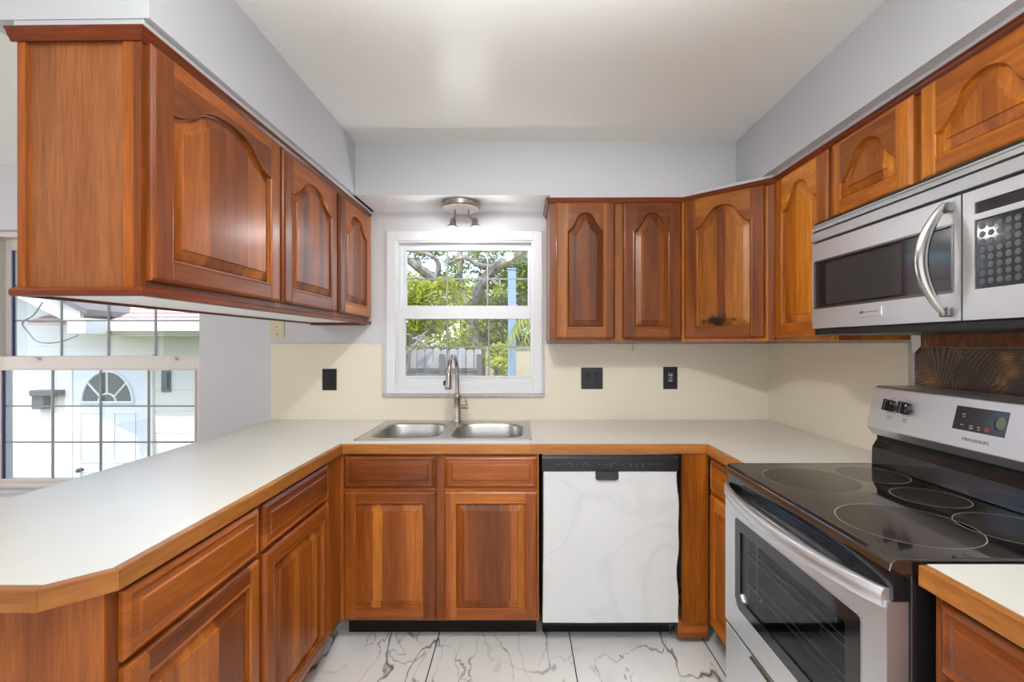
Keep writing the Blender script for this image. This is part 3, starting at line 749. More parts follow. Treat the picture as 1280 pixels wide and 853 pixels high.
# diagonal corner
P0 = Vector((.846, 2.465)); P1 = Vector((1.165, 2.172))
ang = math.atan2(P1.y-P0.y, P1.x-P0.x); wd = (P1-P0).length
uc = thing('wall_cabinet', 'diagonal corner wall cabinet with scorched black mark low on its arched door', 'cabinet', (P0.x, P0.y, Z0U), ang)
mb = MB()
mb.prism([(P0.x+.002, P0.y+.008), (P1.x+.006, P1.y+.001), (XR-.001, 2.175), (XR-.001, YB-.001), (P0.x+.002, YB-.001)], Z0U, TOPZ); mb.obj('carcass', 'wood_v', uc)
mb = MB()
for a, b in ((-.002, .028), (wd-.038, wd+.006)): mb.box(a, b, -.012, .006, 0, TOPZ-Z0U, 0)
mb.box(.028, wd-.038, -.0115, .006, 0, .035, 1); mb.box(.028, wd-.038, -.0115, .006, Z1U-.03-Z0U, TOPZ-Z0U, 1)
local(mb, uc); mb.obj('face_frame', ['wood_v', 'wood_h'], uc)
dfo = panel_front(uc, .018, .014, wd-.05, Z1U-Z0U-.018, -.0315, WV3, arch=.10, apex=.058)
# scorch mark: a shape of its own in the panel's wood
t = NT('cherry_scorched'); src = M['wood_panel3']
sm = src.copy(); sm.name = 'cherry_panel_scorched'; nt = sm.node_tree; bs = nt.nodes['Principled BSDF']
lk = bs.inputs['Base Color'].links[0]; csock = lk.from_socket
tc = nt.nodes.new('ShaderNodeTexCoord'); mp = nt.nodes.new('ShaderNodeMapping'); nt.links.new(tc.outputs['Object'], mp.inputs[0])
mp.inputs['Location'].default_value = (-.18/.10, 0, -.105/.045); mp.inputs['Scale'].default_value = (1/.10, 0, 1/.045)
ln = nt.nodes.new('ShaderNodeVectorMath'); ln.operation = 'LENGTH'; nt.links.new(mp.outputs[0], ln.inputs[0])
nz = nt.nodes.new('ShaderNodeTexNoise'); nz.inputs['Scale'].default_value = 28; nz.inputs['Detail'].default_value = 4; nt.links.new(tc.outputs['Object'], nz.inputs['Vector'])
ma = nt.nodes.new('ShaderNodeMath'); ma.operation = 'MULTIPLY_ADD'; ma.inputs[1].default_value = 1.9; nt.links.new(nz.outputs['Fac'], ma.inputs[0]); nt.links.new(ln.outputs['Value'], ma.inputs[2])
rr = nt.nodes.new('ShaderNodeValToRGB'); rr.color_ramp.elements[0].position = .75; rr.color_ramp.elements[0].color = (.92, .92, .92, 1); rr.color_ramp.elements[1].position = 1.0; rr.color_ramp.elements[1].color = (0, 0, 0, 1)
dv = nt.nodes.new('ShaderNodeMath'); dv.operation = 'DIVIDE'; dv.inputs[1].default_value = 1.75; nt.links.new(ma.outputs[0], dv.inputs[0]); nt.links.new(dv.outputs[0], rr.inputs[0])
mx = nt.nodes.new('ShaderNodeMix'); mx.data_type = 'RGBA'; nt.links.new(rr.outputs[0], mx.inputs[0]); nt.links.new(csock, mx.inputs[6]); mx.inputs[7].default_value = (.010, .007, .006, 1)
nt.links.new(mx.outputs[2], bs.inputs['Base Color'])
bpy.data.materials.remove(t.m)
pn = dfo.children[0]; pn.data.materials[0] = sm; pn['label'] = 'raised panel with black scorch at its foot'
# tall right-wall cabinet next to the microwave
ut = thing('wall_cabinet', 'bright orange single-door wall cabinet left of the microwave', 'cabinet', (1.172, 2.170, Z0U), -PI/2)
cab_upper(ut, .403, .287, Z0U, Z1U, [(.020, .388)], [(0, .035), (.375, .403)], WV2)
# over the microwave
uo = thing('wall_cabinet', 'short two-door cherry wall cabinet above the microwave', 'cabinet', (1.172, 1.765, 1.812), -PI/2)
cab_upper(uo, .80, .287, 1.812, Z1U, [(.006, .368), (.398, .775)], [(0, .02), (.36, .41), (.765, .80)], WV2, arch=.105, apex=.052, dz0=.012, stile=.055)
mb = MB(); mb.box(1.215, XR-.001, 1.748, 1.763, Z0U, 1.81)
# lower ledge strip left of the microwave underside
# left wall unit (hung from the left soffit), local x = +Y
UL0 = 1.482
lr = lp(-.890, 1.140, 0)
ul = thing('wall_cabinet', 'long three-door cherry wall cabinet hanging over the peninsula on the left', 'cabinet', (lr[0], lr[1], UL0), PI/2+LROT)
LW = 1.622
B(ul, 'carcass', 'wood_end', [(.008, LW, .019, .305, .004, TOPZ-UL0)])
B(ul, 'underside', 'alcove', [(.02, LW-.08, .012, .300, -.002, .0035)], parent=ul)
mb = MB()
for a, b in ((0, .028), (.600, .640), (1.118, 1.165), (1.600, LW)): mb.box(a, b, 0, .0185, 0, TOPZ-UL0, 0)
for a, b in ((.028, .600), (.640, 1.118), (1.165, 1.600)):
    mb.box(a, b, .0005, .018, 0, .035, 1); mb.box(a, b, .0005, .018, Z1U-.03-UL0, TOPZ-UL0, 1)
local(mb, ul); mb.obj('face_frame', ['wood_v', 'wood_h'], ul)
B(ul, 'end_stile', 'wood_v', [(.0, .008, .0185, .045, 0, TOPZ-UL0), (.0, .008, .285, .305, 0, TOPZ-UL0)])
for a, b in ((.014, .608), (.632, 1.126), (1.158, 1.610)):
    panel_front(ul, a, .030, b-a, Z1U-.006-UL0-.030, -.0195, WV, arch=.085, apex=.062, stile=.066, rail=.062)
def moulding(root, prof, pts, name, mat, zoff, parent=None):
    """sweep a (out, up) profile along local polyline pts; out = towards the right of travel"""
    P = [Vector(p) for p in pts]; mb = MB(); n = len(prof); rings = []
    for i in range(len(P)):
        d1 = (P[i]-P[i-1]).normalized() if i else (P[1]-P[0]).normalized()
        d2 = (P[i+1]-P[i]).normalized() if i < len(P)-1 else d1
        n1 = Vector((d1.y, -d1.x)); n2 = Vector((d2.y, -d2.x)); b = (n1+n2).normalized(); k = 1/max(.3, b.dot(n1))
        rings += [(P[i].x+b.x*k*o_, P[i].y+b.y*k*o_, zoff+u) for o_, u in prof]
    fs = []
    for i in range(len(P)-1):
        for j in range(n): fs.append((i*n+j, (i+1)*n+j, (i+1)*n+(j+1) % n, i*n+(j+1) % n))
    fs += [tuple(range(n)), tuple(range((len(P)-1)*n, len(P)*n))[::-1]]
    mb.add(rings, fs)
    if root is not None: local(mb, root)
    return mb.obj(name, mat, parent if parent is not None else root, smooth=True, ang=30)
crown = [(0, -.027), (.004, -.027), (.006, -.022), (.011, -.016), (.013, -.011), (.0145, -.007), (.019, -.004), (.020, 0), (0, 0)]
zc = TOPZ
rail = [(0, 0), (.010, 0), (.015, .004), (.015, .014), (.010, .020), (0, .022)]
moulding(ul, crown, [(0, .318), (0, 0), (LW, 0)], 'crown_moulding', 'wood_dark', zc-UL0)
moulding(ul, rail, [(0, .310), (0, 0), (LW, 0)], 'bottom_rail', 'wood_dark', -.010)
B(ul, 'back_rail', 'wood_dark', [(.01, LW-.1, .296, .306, -.010, .003)])
B(ul, 'wall_cleat', 'wood_dark', [(LW-.10, LW, .012, .30, -.016, -.003)])
# crown along the back, corner and right units: a separate moulding
mbp = [(.149, 2.76), (.149, 2.465), (P0.x, 2.465), (P1.x, P1.y), (1.172, 2.165), (1.172, .97)]
cm = moulding(None, crown, [(.149, 2.765), (.149, 2.464), (P0.x, 2.458), (P1.x-.002, P1.y-.010), (1.171, 2.12), (1.171, .97)], 'crown_moulding', 'wood_dark', zc)
tag(cm, 'dark cherry crown moulding over the right-hand wall cabinets', 'moulding')

# ================================================================ MICROWAVE
MX, MY0, MY1, MZ0, MZ1 = 1.077, .975, 1.745, 1.411, 1.808
mw = thing('microwave', 'stainless over-the-range microwave with curved handle above the range', 'microwave', (1.26, 1.36, MZ0))
mb = MB(); mb.box(MX+.028, XR-.012, MY0, MY1, MZ0+.002, MZ1); mb.obj('case', 'steel_dark', mw)
mb = MB(); mb.box(MX+.006, XR-.02, MY0+.004, MY1-.004, MZ0-.022, MZ0+.001); mb.obj('underside', 'black', mw, bevel=.004)
# vent grille on top
mb = MB()
mb.prism_axis([(MX+.028, 1.812-.008), (MX+.012, 1.800), (MX+.004, 1.785), (MX+.028, 1.785)], MY0, MY1, 'y')
mb.prism_axis([(MX+.028, 1.783), (MX+.002, 1.783), (MX-.002, 1.768), (MX+.028, 1.768)], MY0, MY1, 'y')
mb.prism_axis([(MX+.028, 1.762), (MX-.002, 1.762), (MX-.004, 1.730), (MX+.028, 1.730)], MY0, MY1, 'y')
gr_ = mb.obj('vent_grille', 'steel', mw, bevel=.0015)
mb = MB(); mb.box(MX+.008, MX+.0285, MY0+.002, MY1-.002, 1.722, 1.800); mb.obj('vent_slot', 'black', gr_)
# door with window opening
WY0, WY1, WZ0, WZ1 = 1.176, 1.728, 1.487, 1.655; DY0, DY1 = 1.155, MY1; DZ0, DZ1 = 1.414, 1.722
mb = MB()
for b in ((DY0, WY0, DZ0, DZ1), (WY1, DY1, DZ0, DZ1), (WY0, WY1, WZ1, DZ1), (WY0, WY1, DZ0, WZ0)): mb.box(MX, MX+.027, b[0], b[1], b[2], b[3])
dr = mb.obj('door', 'steel', mw)
mb = MB(); mb.box(MX+.004, MX+.010, WY0, WY1, WZ0, WZ1); mb.obj('door_window', 'gloss', dr)
mb = MB()
for b in ((WY0, WY1, WZ1-.004, WZ1+.003), (WY0, WY1, WZ0-.003, WZ0+.004), (WY1-.004, WY1+.003, WZ0, WZ1), (WY0-.003, WY0+.004, WZ0, WZ1)): mb.box(MX-.0025, MX+.004, *b)
mb.obj('window_trim', 'steel_dark', dr, bevel=.001)
mb = MB(); mb.box(MX+.0032, MX+.0042, 1.34, 1.672, WZ0+.012, WZ1-.012); mb.obj('viewing_screen', 'dark_grey', dr)
M['dark_grey'].node_tree.nodes['Principled BSDF'].inputs['Roughness'].default_value = .12
# crescent handle
mb = MB(); n = 22; path = []; rad = []
for k in range(n+1):
    a = k/n; z = 1.432+(1.708-1.432)*a; bow = math.sin(PI*a)
    path.append((MX-.006-.052*bow**.8, 1.190+.012*bow, z)); rad.append(.006+.005*bow)
mb.tube(path, rad, 14, flat=1.5); hd = mb.obj('handle', 'chrome', dr, smooth=True)
for zq in (1.700, 1.437):
    mb = MB(); mb.box(MX-.012, MX+.001, 1.176, 1.204, zq-.012, zq+.012); mb.obj('handle_mount', 'steel_dark', hd, bevel=.003)
mb = MB(); pl = [(MX-.003, 1.158, 1.48), ]
poly = []
for k in range(13): a = -PI/2+PI*k/12; poly.append((1.184-.022*math.cos(a), 1.57+.085*math.sin(a)))
# nameplate
mb = MB(); mb.box(MX-.003, MX, 1.408, 1.505, 1.443, 1.470); npz = mb.obj('nameplate', 'steel', dr, bevel=.001)
mb = MB(); mb.box(MX-.0036, MX-.003, 1.48, 1.496, 1.452, 1.460); mb.box(MX-.0036, MX-.003, 1.418, 1.474, 1.4555, 1.4575); mb.obj('engraving', 'label_grey', npz)
# control side
mb = MB()
CY0, CY1 = MY0, 1.150; KZ_0, KZ_1 = 1.486, 1.650; KY0, KY1 = .99, 1.120
for b in ((CY0, KY0, DZ0, DZ1), (KY1, CY1, DZ0, DZ1), (KY0, KY1, DZ0, KZ_0), (KY0, KY1, KZ_1, 1.664), (KY0, KY1, 1.692, DZ1)): mb.box(MX, MX+.027, *b)
cpn = mb.obj('control_panel', 'steel', mw)
mb = MB(); mb.box(MX+.003, MX+.008, KY0, KY1, KZ_0, KZ_1); kp = mb.obj('keypad', 'gloss', cpn)
mb = MB(); mb.box(MX+.003, MX+.008, KY0, KY1, 1.664, 1.692); mb.obj('display', 'gloss', cpn)
for i in range(6):
    for j in range(8):
        y = KY1-.016-i*.020; z = KZ_1-.018-j*.0185
        mb = MB(); mb.lathe([(.0070, 0), (.0075, -.0006), (.0001, -.0010)], (MX+.003, y, z), 'x', 14)
        mb.obj('key', 'grey_key', kp, smooth=True)

# ================================================================ RANGE
RX, RY0, RY1 = .745, .952, 1.720; RT = .922; BGX = 1.275
rg = thing('electric_range', 'stainless and black electric range with glass cooktop on the right', 'range', (1.08, 1.336, FZ))
mb = MB(); mb.box(RX+.045, XR-.02, RY0+.004, RY1-.004, .07, .893); mb.obj('body', 'gloss', rg, bevel=.003)
for y in (RY0+.05, RY1-.05):
    for x in (RX+.1, XR-.1): mb = MB(); mb.lathe([(.018, 0), (.018, .056)], (x, y, FZ), 'z', 12); mb.obj('levelling_foot', 'black', rg)
mb = MB()
mb.prism_axis([(RX-.002, .897), (RX+.003, .915), (RX+.014, RT), (BGX+.02, RT), (BGX+.02, .894), (RX+.01, .889)], RY0, RY1, 'y'); ct = mb.obj('cooktop', 'ceran', rg, bevel=.002)
mb = MB(); mb.tube([(RX+.012, RY0+.002, RT-.0005), (RX+.012, RY1-.002, RT-.0005)], .0018, 8); mb.tube([(RX+.012, RY0+.002, RT-.0005), (BGX, RY0+.002, RT-.0005)], .0018, 8); mb.tube([(RX+.012, RY1-.002, RT-.0005), (BGX, RY1-.002, RT-.0005)], .0018, 8)
mb.obj('cooktop_trim', 'steel_dark', ct, smooth=True)
def annulus(mb, c, r0, r1, z, n=64):
    vs = [(c[0]+r*math.cos(2*PI*k/n), c[1]+r*math.sin(2*PI*k/n), z) for r in (r0, r1) for k in range(n)]
    mb.add(vs, [(k, (k+1) % n, n+(k+1) % n, n+k)[::-1] for k in range(n)])
for cx, cy, r, inner in ((.932, 1.518, .138, ()), (1.168, 1.572, .103, ()), (1.158, 1.338, .090, ()), (.928, 1.140, .142, (.09, .05)), (1.158, 1.108, .108, ())):
    mb = MB(); annulus(mb, (cx, cy), .0001, r-.002, RT+.00025); bu = mb.obj('burner', 'burner', ct, recalc=False)
    mb = MB(); annulus(mb, (cx, cy), r-.0016, r+.0006, RT+.0005)
    mb.obj('burner_ring', 'ring', bu, recalc=False)
# vent strip below the cooktop front
mb = MB(); mb.box(RX+.008, RX+.044, RY0+.003, RY1-.003, .835, .889)
for k in range(3): mb.box(RX+.003, RX+.010, RY0+.12, RY1-.12, .872-k*.010, .876-k*.010)
mb.obj('vent_trim', 'gloss', rg)
# oven door
OZ0, OZ1 = .365, .832; OY0, OY1 = RY0+.006, RY1-.006; GY0, GY1, GZ0, GZ1 = 1.035, 1.632, .455, .757
mb = MB()
for b in ((OY0, GY0, OZ0, OZ1), (GY1, OY1, OZ0, OZ1), (GY0, GY1, GZ1, OZ1), (GY0, GY1, OZ0, GZ0)): mb.box(RX-.002, RX+.042, *b)
od = mb.obj('oven_door', 'steel', rg)
c_ = .035
def oct_(y0, y1, z0, z1, c, cb): return [(y0+cb, z0), (y1-cb, z0), (y1, z0+cb), (y1, z1-c), (y1-c, z1), (y0+c, z1), (y0, z1-c), (y0, z0+cb)]
mb = MB()
o1 = oct_(GY0-.002, GY1+.002, GZ0-.002, GZ1+.002, .008, .03); i1 = oct_(GY0+.045, GY1-.035, GZ0+.035, GZ1-.035, .006, .02)
n = 8; vs = [(RX-.0035, y, z) for y, z in o1]+[(RX-.0035, y, z) for y, z in i1]+[(RX+.012, y, z) for y, z in i1]+[(RX-.001, y, z) for y, z in o1]
fs = [(k, (k+1) % n, n+(k+1) % n, n+k) for k in range(n)]+[(n+k, n+(k+1) % n, 2*n+(k+1) % n, 2*n+k) for k in range(n)]+[(k, (k+1) % n, 3*n+(k+1) % n, 3*n+k) for k in range(n)]
mb.add(vs, fs); mb.obj('window_border', 'gloss', od)
mb = MB(); mb.prism_axis(i1, RX+.001, RX+.004, 'x'); mb.obj('window_glass', 'tint', od)
mb = MB(); mb.box(RX+.0425, RX+.0445, OY0, OY1, OZ0+.01, OZ1); mb.obj('oven_cavity', 'dark_grey', od)
mb = MB()
for z in (.545, .64):
    mb.tube([(RX+.022, GY0+.05, z), (RX+.022, GY1-.04, z)], .0022, 8)
    mb.tube([(RX+.034, GY0+.05, z+.01), (RX+.034, GY1-.04, z+.01)], .0016, 8)
mb.tube([(RX+.03, 1.55, GZ0+.03), (RX+.03, 1.55, GZ1-.03)], .003, 8)
mb.obj('oven_rack', 'steel', od, smooth=True)
# bowed handle
n = 24; prof = []
for k in range(n+1):
    a = k/n; y = OY1-.006-(OY1-OY0-.012)*a; bow = (math.sin(PI*a))**.7
    prof.append((RX-.004-.052*bow, y, .838-.014*bow*0))
vs = []; fs = []
sec = [(-.009, -.020), (-.013, -.012), (-.014, .0), (-.012, .012), (-.006, .019), (.004, .019), (.006, 0), (.004, -.020)]
for x, y, z in prof:
    for a, b in sec: vs.append((x+a+.008, y, z+b))
m = len(sec)
for i in range(n):
    for k in range(m): fs.append((i*m+k, i*m+(k+1) % m, (i+1)*m+(k+1) % m, (i+1)*m+k))
fs += [tuple(range(m)), tuple(range(n*m, (n+1)*m))[::-1]]
mb = MB(); mb.add(vs, fs); mb.obj('handle', 'steel', od, smooth=True, ang=50)
mb = MB(); mb.box(RX-.001, RX+.042, OY0, OY1, .075, .352); dwf = mb.obj('storage_drawer', 'steel', rg, bevel=.003)
mb = MB(); mb.box(RX+.008, RX+.042, OY0, OY1, .3525, .3645); mb.obj('drawer_gap', 'black', rg)
mb = MB(); mb.prism_axis([(RX-.001, .352), (RX-.010, .349), (RX-.008, .343), (RX-.001, .340)], 1.15, 1.52, 'y'); mb.obj('drawer_grip', 'chrome', dwf)
# backguard
mb = MB(); mb.prism_axis([(BGX, RT+.0005), (BGX+.002, .985), (BGX+.018, 1.012), (BGX+.05, 1.012), (XR-.022, 1.012), (XR-.022, RT+.0005)], RY0+.002, RY1-.002, 'y'); bl = mb.obj('backguard_base', 'gloss', rg, bevel=.003)
mb = MB(); mb.prism_axis([(BGX+.006, 1.030), (BGX-.018, 1.060), (BGX+.016, 1.200), (BGX+.026, 1.207), (XR-.03, 1.207), (XR-.022, 1.195), (XR-.022, 1.030)], RY0, RY1, 'y')
bgp = mb.obj('control_panel', 'steel', rg, bevel=.003)
mb = MB(); mb.box(BGX+.02, XR-.024, RY0+.004, RY1-.004, 1.0115, 1.0305); mb.obj('panel_gap', 'black_matte', rg)
# sloped panel frame: origin at (y, s) with s measured up the slope
sa = Vector((BGX-.018, 0, 1.060)); sb_ = Vector((BGX+.016, 0, 1.200)); sd = (sb_-sa).normalized(); sn = Vector((-sd.z, 0, sd.x))
def on(y, s, h): p = sa+sd*s+sn*h; return (p.x, y, p.z)
def pyz(px, py):   # photo pixel on the sloped panel -> (y, s)
    best = None
    dirx, dirz = (px-651)/590, -(py-431)/590
    # plane: point.(sn) = sa.(sn)
    k = sa.dot(sn)-Vector((0, 0, EYE)).dot(sn); den = Vector((dirx, 1, dirz)).dot(sn)
    tt = k/den; p = Vector((dirx*tt, tt, EYE+dirz*tt)); return p.y, (p-Vector((sa.x, p.y, sa.z))).dot(sd)
def knob(px, py):
    y, s = pyz(px, py)
    mb = MB(); c = Vector(on(y, s, 0)); N_ = 24
    loops = []
    a_ = Vector((0, 1, 0)); b_ = sd
    for r, h in ((.0205, .0), (.021, .012), (.0195, .018), (.0185, .0185), (.001, .0185)):
        loops.append([c+sn*h+(a_*math.cos(2*PI*k/N_)+b_*math.sin(2*PI*k/N_))*r for k in range(N_)])
    vs = [q for l_ in loops for q in l_]
    mb.add(vs, [(i*N_+k, i*N_+(k+1) % N_, (i+1)*N_+(k+1) % N_, (i+1)*N_+k) for i in range(4) for k in range(N_)])
    ko = mb.obj('control_knob', 'gloss', bgp, smooth=True)
    mb = MB(); vs = []
    for dy, ds, dh in [(a2, b2, c2) for c2 in (.018, .031) for a2, b2 in ((-.005, -.020), (.005, -.020), (.005, .020), (-.005, .020))]:
        vs.append(tuple(c+sn*dh+a_*dy+b_*ds))
    mb.add(vs, [(3, 2, 1, 0), (4, 5, 6, 7), (0, 1, 5, 4), (1, 2, 6, 5), (2, 3, 7, 6), (3, 0, 4, 7)]); mb.obj('knob_grip', 'gloss', ko, bevel=.002)
    return y, s
k1 = knob(1115, 508); k2 = knob(1134, 511.5)
mb = MB()
def patch(mb, y0, y1, s0, s1, h0, h1):
    vs = [on(y, s, h) for h in (h0, h1) for y, s in ((y0, s0), (y1, s0), (y1, s1), (y0, s1))]
    mb.add(vs, [(3, 2, 1, 0), (4, 5, 6, 7), (0, 1, 5, 4), (1, 2, 6, 5), (2, 3, 7, 6), (3, 0, 4, 7)])
def mark(*a): mb = MB(); patch(mb, *a); mb.obj('knob_marking', 'label_grey', bgp)
for (y, s) in (k1, k2):
    mb = MB()
    patch(mb, y-.006, y+.006, s-.036, s-.0345, 0, .0005); patch(mb, y-.006, y-.0048, s-.0455, s-.034, 0, .0005); patch(mb, y+.0048, y+.006, s-.0455, s-.034, 0, .0005); patch(mb, y-.006, y+.006, s-.0455, s-.044, 0, .0005)
    mb.obj('burner_symbol', 'label_grey', bgp)
    for q in range(-2, 3):
        if q: mark(y+q*.007-.002, y+q*.007+.002, s-.027+abs(q)*.002, s-.0257+abs(q)*.002, 0, .0005)
    mark(y-.008, y-.001, s+.026, s+.0275, 0, .0005); mark(y+.004, y+.010, s+.026, s+.0275, 0, .0005)
ya, sa1 = pyz(1196, 508); yb_, sb1 = pyz(1264, 520)
s_hi = (sa1+pyz(1264, 515)[1])/2; s_lo = (pyz(1192, 535)[1]+pyz(1256, 549)[1])/2; yR = pyz(1260, 530)[0]; yL = pyz(1193, 523)[0]
mb = MB(); patch(mb, yR, yL, s_lo, s_hi, -.001, .0012); dp = mb.obj('display_panel', 'dark_grey', bgp, bevel=.003)
def disc_on(px, py, r, mat, name, par, h=.0016, sq=1.0):
    y, s = pyz(px, py); mb = MB(); vs = [on(y, s, h)]+[on(y+r*math.cos(2*PI*k/20), s+sq*r*math.sin(2*PI*k/20), h) for k in range(20)]
    mb.add(vs, [(0, 1+k, 1+(k+1) % 20) for k in range(20)]); return mb.obj(name, mat, par)
disc_on(1206, 519, .008, 'black', 'key', dp); disc_on(1214.5, 535, .009, 'black', 'key', dp); disc_on(1234, 538, .007, 'red', 'key', dp)
disc_on(1249, 531, .0135, 'black', 'worn_display', dp, .0014, 1.4); disc_on(1252, 530, .013, 'leafy_green', 'worn_display', dp, .0018, 1.35)
mb = MB()
for px, py, w_ in ((1206, 518, .010), (1206, 521, .008), (1203, 531, .008), (1214.5, 533, .009), (1214.5, 536, .011), (1224, 535, .008), (1224, 538, .006)):
    y, s = pyz(px, py); mb = MB(); patch(mb, y-w_/2, y+w_/2, s-.0009, s+.0009, .0018, .0021); mb.obj('key_marking', 'label_white', dp)
# lettering
def text_on(body, size, mat, M4, parent, name):
    cu = bpy.data.curves.new(name, 'FONT'); cu.body = body; cu.size = size; cu.extrude = .0003; cu.align_x = 'CENTER'; cu.align_y = 'CENTER'; cu.space_character = 1.25
    o = bpy.data.objects.new(name, cu); COL.objects.link(o)
    dg = bpy.context.evaluated_depsgraph_get(); me = bpy.data.meshes.new_from_object(o.evaluated_get(dg)); bpy.data.objects.remove(o)
    me.transform(M4); r = root_of(parent); me.transform((Matrix.Translation(r.location) @ Matrix.Rotation(r.rotation_euler.z, 4, 'Z')).inverted())
    me.materials.clear(); me.materials.append(M[mat]); o = bpy.data.objects.new(name, me); COL.objects.link(o); o.parent = parent; return o
y, s = pyz(1219, 552)
ax = Vector((0, -1, 0)); M4 = Matrix(((ax.x, sd.x, sn.x, 0), (ax.y, sd.y, sn.y, 0), (ax.z, sd.z, sn.z, 0), (0, 0, 0, 1))); M4.translation = Vector(on(y, s, .0006))
text_on('FRIGIDAIRE', .0125, 'label_grey', M4, bgp, 'lettering')

# ================================================================ SMALL FITTINGS
def wallplate(X, Z, w, h, label, mat, kind, y=YB-.012, group=None, name='wall_outlet', cat='outlet'):
    r = thing(name, label, cat, (X, y, Z-h/2), 0, group)
    mb = MB(); mb.box(X-w/2, X+w/2, y-.005, y, Z-h/2, Z+h/2); mb.obj('cover_plate', mat, r, bevel=.0015)
    if kind == 'decora':
        mb = MB(); mb.box(X-.017, X+.017, y-.0075, y-.0045, Z-.034, Z+.034); ob = mb.obj('socket', 'black', r, bevel=.001)
        for dz in (-.018, .018):
            for dx in (-.008, .006): mb = MB(); mb.box(X+dx, X+dx+.002, y-.0079, y-.0074, Z+dz-.004, Z+dz+.004); mb.obj('slot', 'dark_grey', ob)
    elif kind == 'double':
        for dx in (-.028, .028):
            mb = MB(); mb.prism_axis([(y-.005, Z-.033), (y-.0045, Z-.034), (y-.0045, Z+.034), (y-.009, Z+.033), (y-.0062, Z)], X+dx-.016, X+dx+.016, 'x'); mb.obj('rocker', 'black', r)
    elif kind == 'combo':
        mb = MB(); mb.box(X-.017, X+.017, y-.0075, y-.0045, Z-.034, Z+.034); ob = mb.obj('socket', 'gloss', r, bevel=.001)
        for dz in (-.016, .018):
            for dx in (-.009, .004): mb = MB(); mb.box(X+dx, X+dx+.004, y-.0079, y-.0074, Z+dz-.005, Z+dz+.005); mb.obj('slot', 'label_white', ob)
        mb = MB(); mb.box(X-.003, X+.003, y-.0079, y-.0074, Z-.002, Z+.002); mb.obj('reset_button', 'label_white', ob)
    else:
        mb = MB()
        for dz in (-.03, .012): mb.lathe([(.004, 0), (.004, -.0015), (.001, -.002)], (X, y-.005, Z+dz), 'y', 12)
        mb.obj('screw', 'steel_dark', r)
wallplate(-1.117, 1.151, .083, .125, 'black wall outlet on the cream backsplash left of the window', 'black', 'decora')
wallplate(.4155, 1.158, .126, .125, 'black double rocker switch on the backsplash right of the window', 'black', 'double', name='light_switch', cat='switch')
wallplate(.873, 1.160, .083, .130, 'black outlet with white slots on the backsplash near the right corner', 'black', 'combo')
wallplate(-1.428, 1.445, .082, .11, 'almond blank wall plate above the backsplash under the left wall cabinet', 'almond', 'blank', y=YB, name='wall_plate', cat='wall plate')
mb = MB(); mb.tube([(.622, 2.60, 1.3715), (.617, 2.60, 1.335), (.612, 2.60, 1.312)], .0016, 8)
hk = tag(mb.obj('wire_pull', 'steel_dark', loc=(.62, 2.60, 1.3)), 'thin wire with pale tip hanging under the two-door wall cabinet', 'wire')
mb = MB(); mb.tube([(.613, 2.60, 1.318), (.6115, 2.60, 1.300), (.611, 2.60, 1.297)], [.004, .006, .003], 12); mb.obj('tip', 'white_plastic', hk, smooth=True)
# spotlight fixture
fl = thing('ceiling_spotlight', 'round two-bulb spotlight on the alcove ceiling over the sink window', 'ceiling light', (-.33, 2.60, 2.10))
mb = MB(); mb.lathe([(.103, SOF-.0005), (.108, SOF-.004), (.108, SOF-.026), (.104, SOF-.030), (.03, SOF-.033), (.001, SOF-.033)], (-.33, 2.60, 0)); mb.obj('base_plate', 'nickel', fl, smooth=True)
mb = MB(); mb.lathe([(.001, SOF-.0335), (.1, SOF-.0318), (.099, SOF-.0345), (.001, SOF-.0355)], (-.33, 2.60, 0)); mb.obj('face_disc', 'white_plastic', fl, smooth=True)
for (ax_, bx_, dy) in ((-.362, -.372, -.03), (-.288, -.246, -.03)):
    mb = MB(); mb.tube([(ax_, 2.60, SOF-.034), (ax_+.001, 2.60, 2.065), ((ax_+bx_)/2, 2.595, 2.045), (bx_*.7+ax_*.3, 2.585, 2.035)], .0045, 10); arm = mb.obj('arm', 'nickel', fl, smooth=True)
    c1 = Vector((bx_*.8+ax_*.2, 2.59, 2.048)); c2 = Vector((bx_, 2.57, 1.985)); dd = (c2-c1)
    mb = MB(); mb.tube([c1, c1+dd*.15, c1+dd*.55, c1+dd*.8, c2], [.008, .016, .018, .028, .031], 20, caps=False); mb.obj('lamp_shade', 'nickel', arm, smooth=True)
    mb = MB()
    mb.tube([c1+dd*.5, c1+dd*.75, c1+dd*.95, c1+dd*1.10, c1+dd*1.16], [.010, .018, .023, .018, .006], 20)
    mb.obj('bulb', 'bulb', arm, smooth=True)
    light('POINT', 'spot_lamp', tuple(c1+dd*1.3), 2.4, (.98, .98, 1), shadow_soft_size=.015)
# kitchen ceiling lamp body
kl = thing('ceiling_lamp', 'small round ceiling lamp in the middle of the kitchen ceiling', 'ceiling light', (-.13, .62, 2.40))
mb = MB(); mb.lathe([(.09, CEIL-.0005), (.09, CEIL-.018), (.03, CEIL-.022), (.02, CEIL-.05)], (-.13, .62, 0)); mb.obj('base_plate', 'nickel', kl, smooth=True)

# ================================================================ OUTDOORS
GZ = -.95
mb = MB(); mb.box(-25, 25, 2.94, 45, GZ-.2, GZ)
go = mb.obj('ground', 'grass'); struct(go)
def px(x, y, Y): return ((x-651)/590*Y, Y, EYE-(y-431)/590*Y)
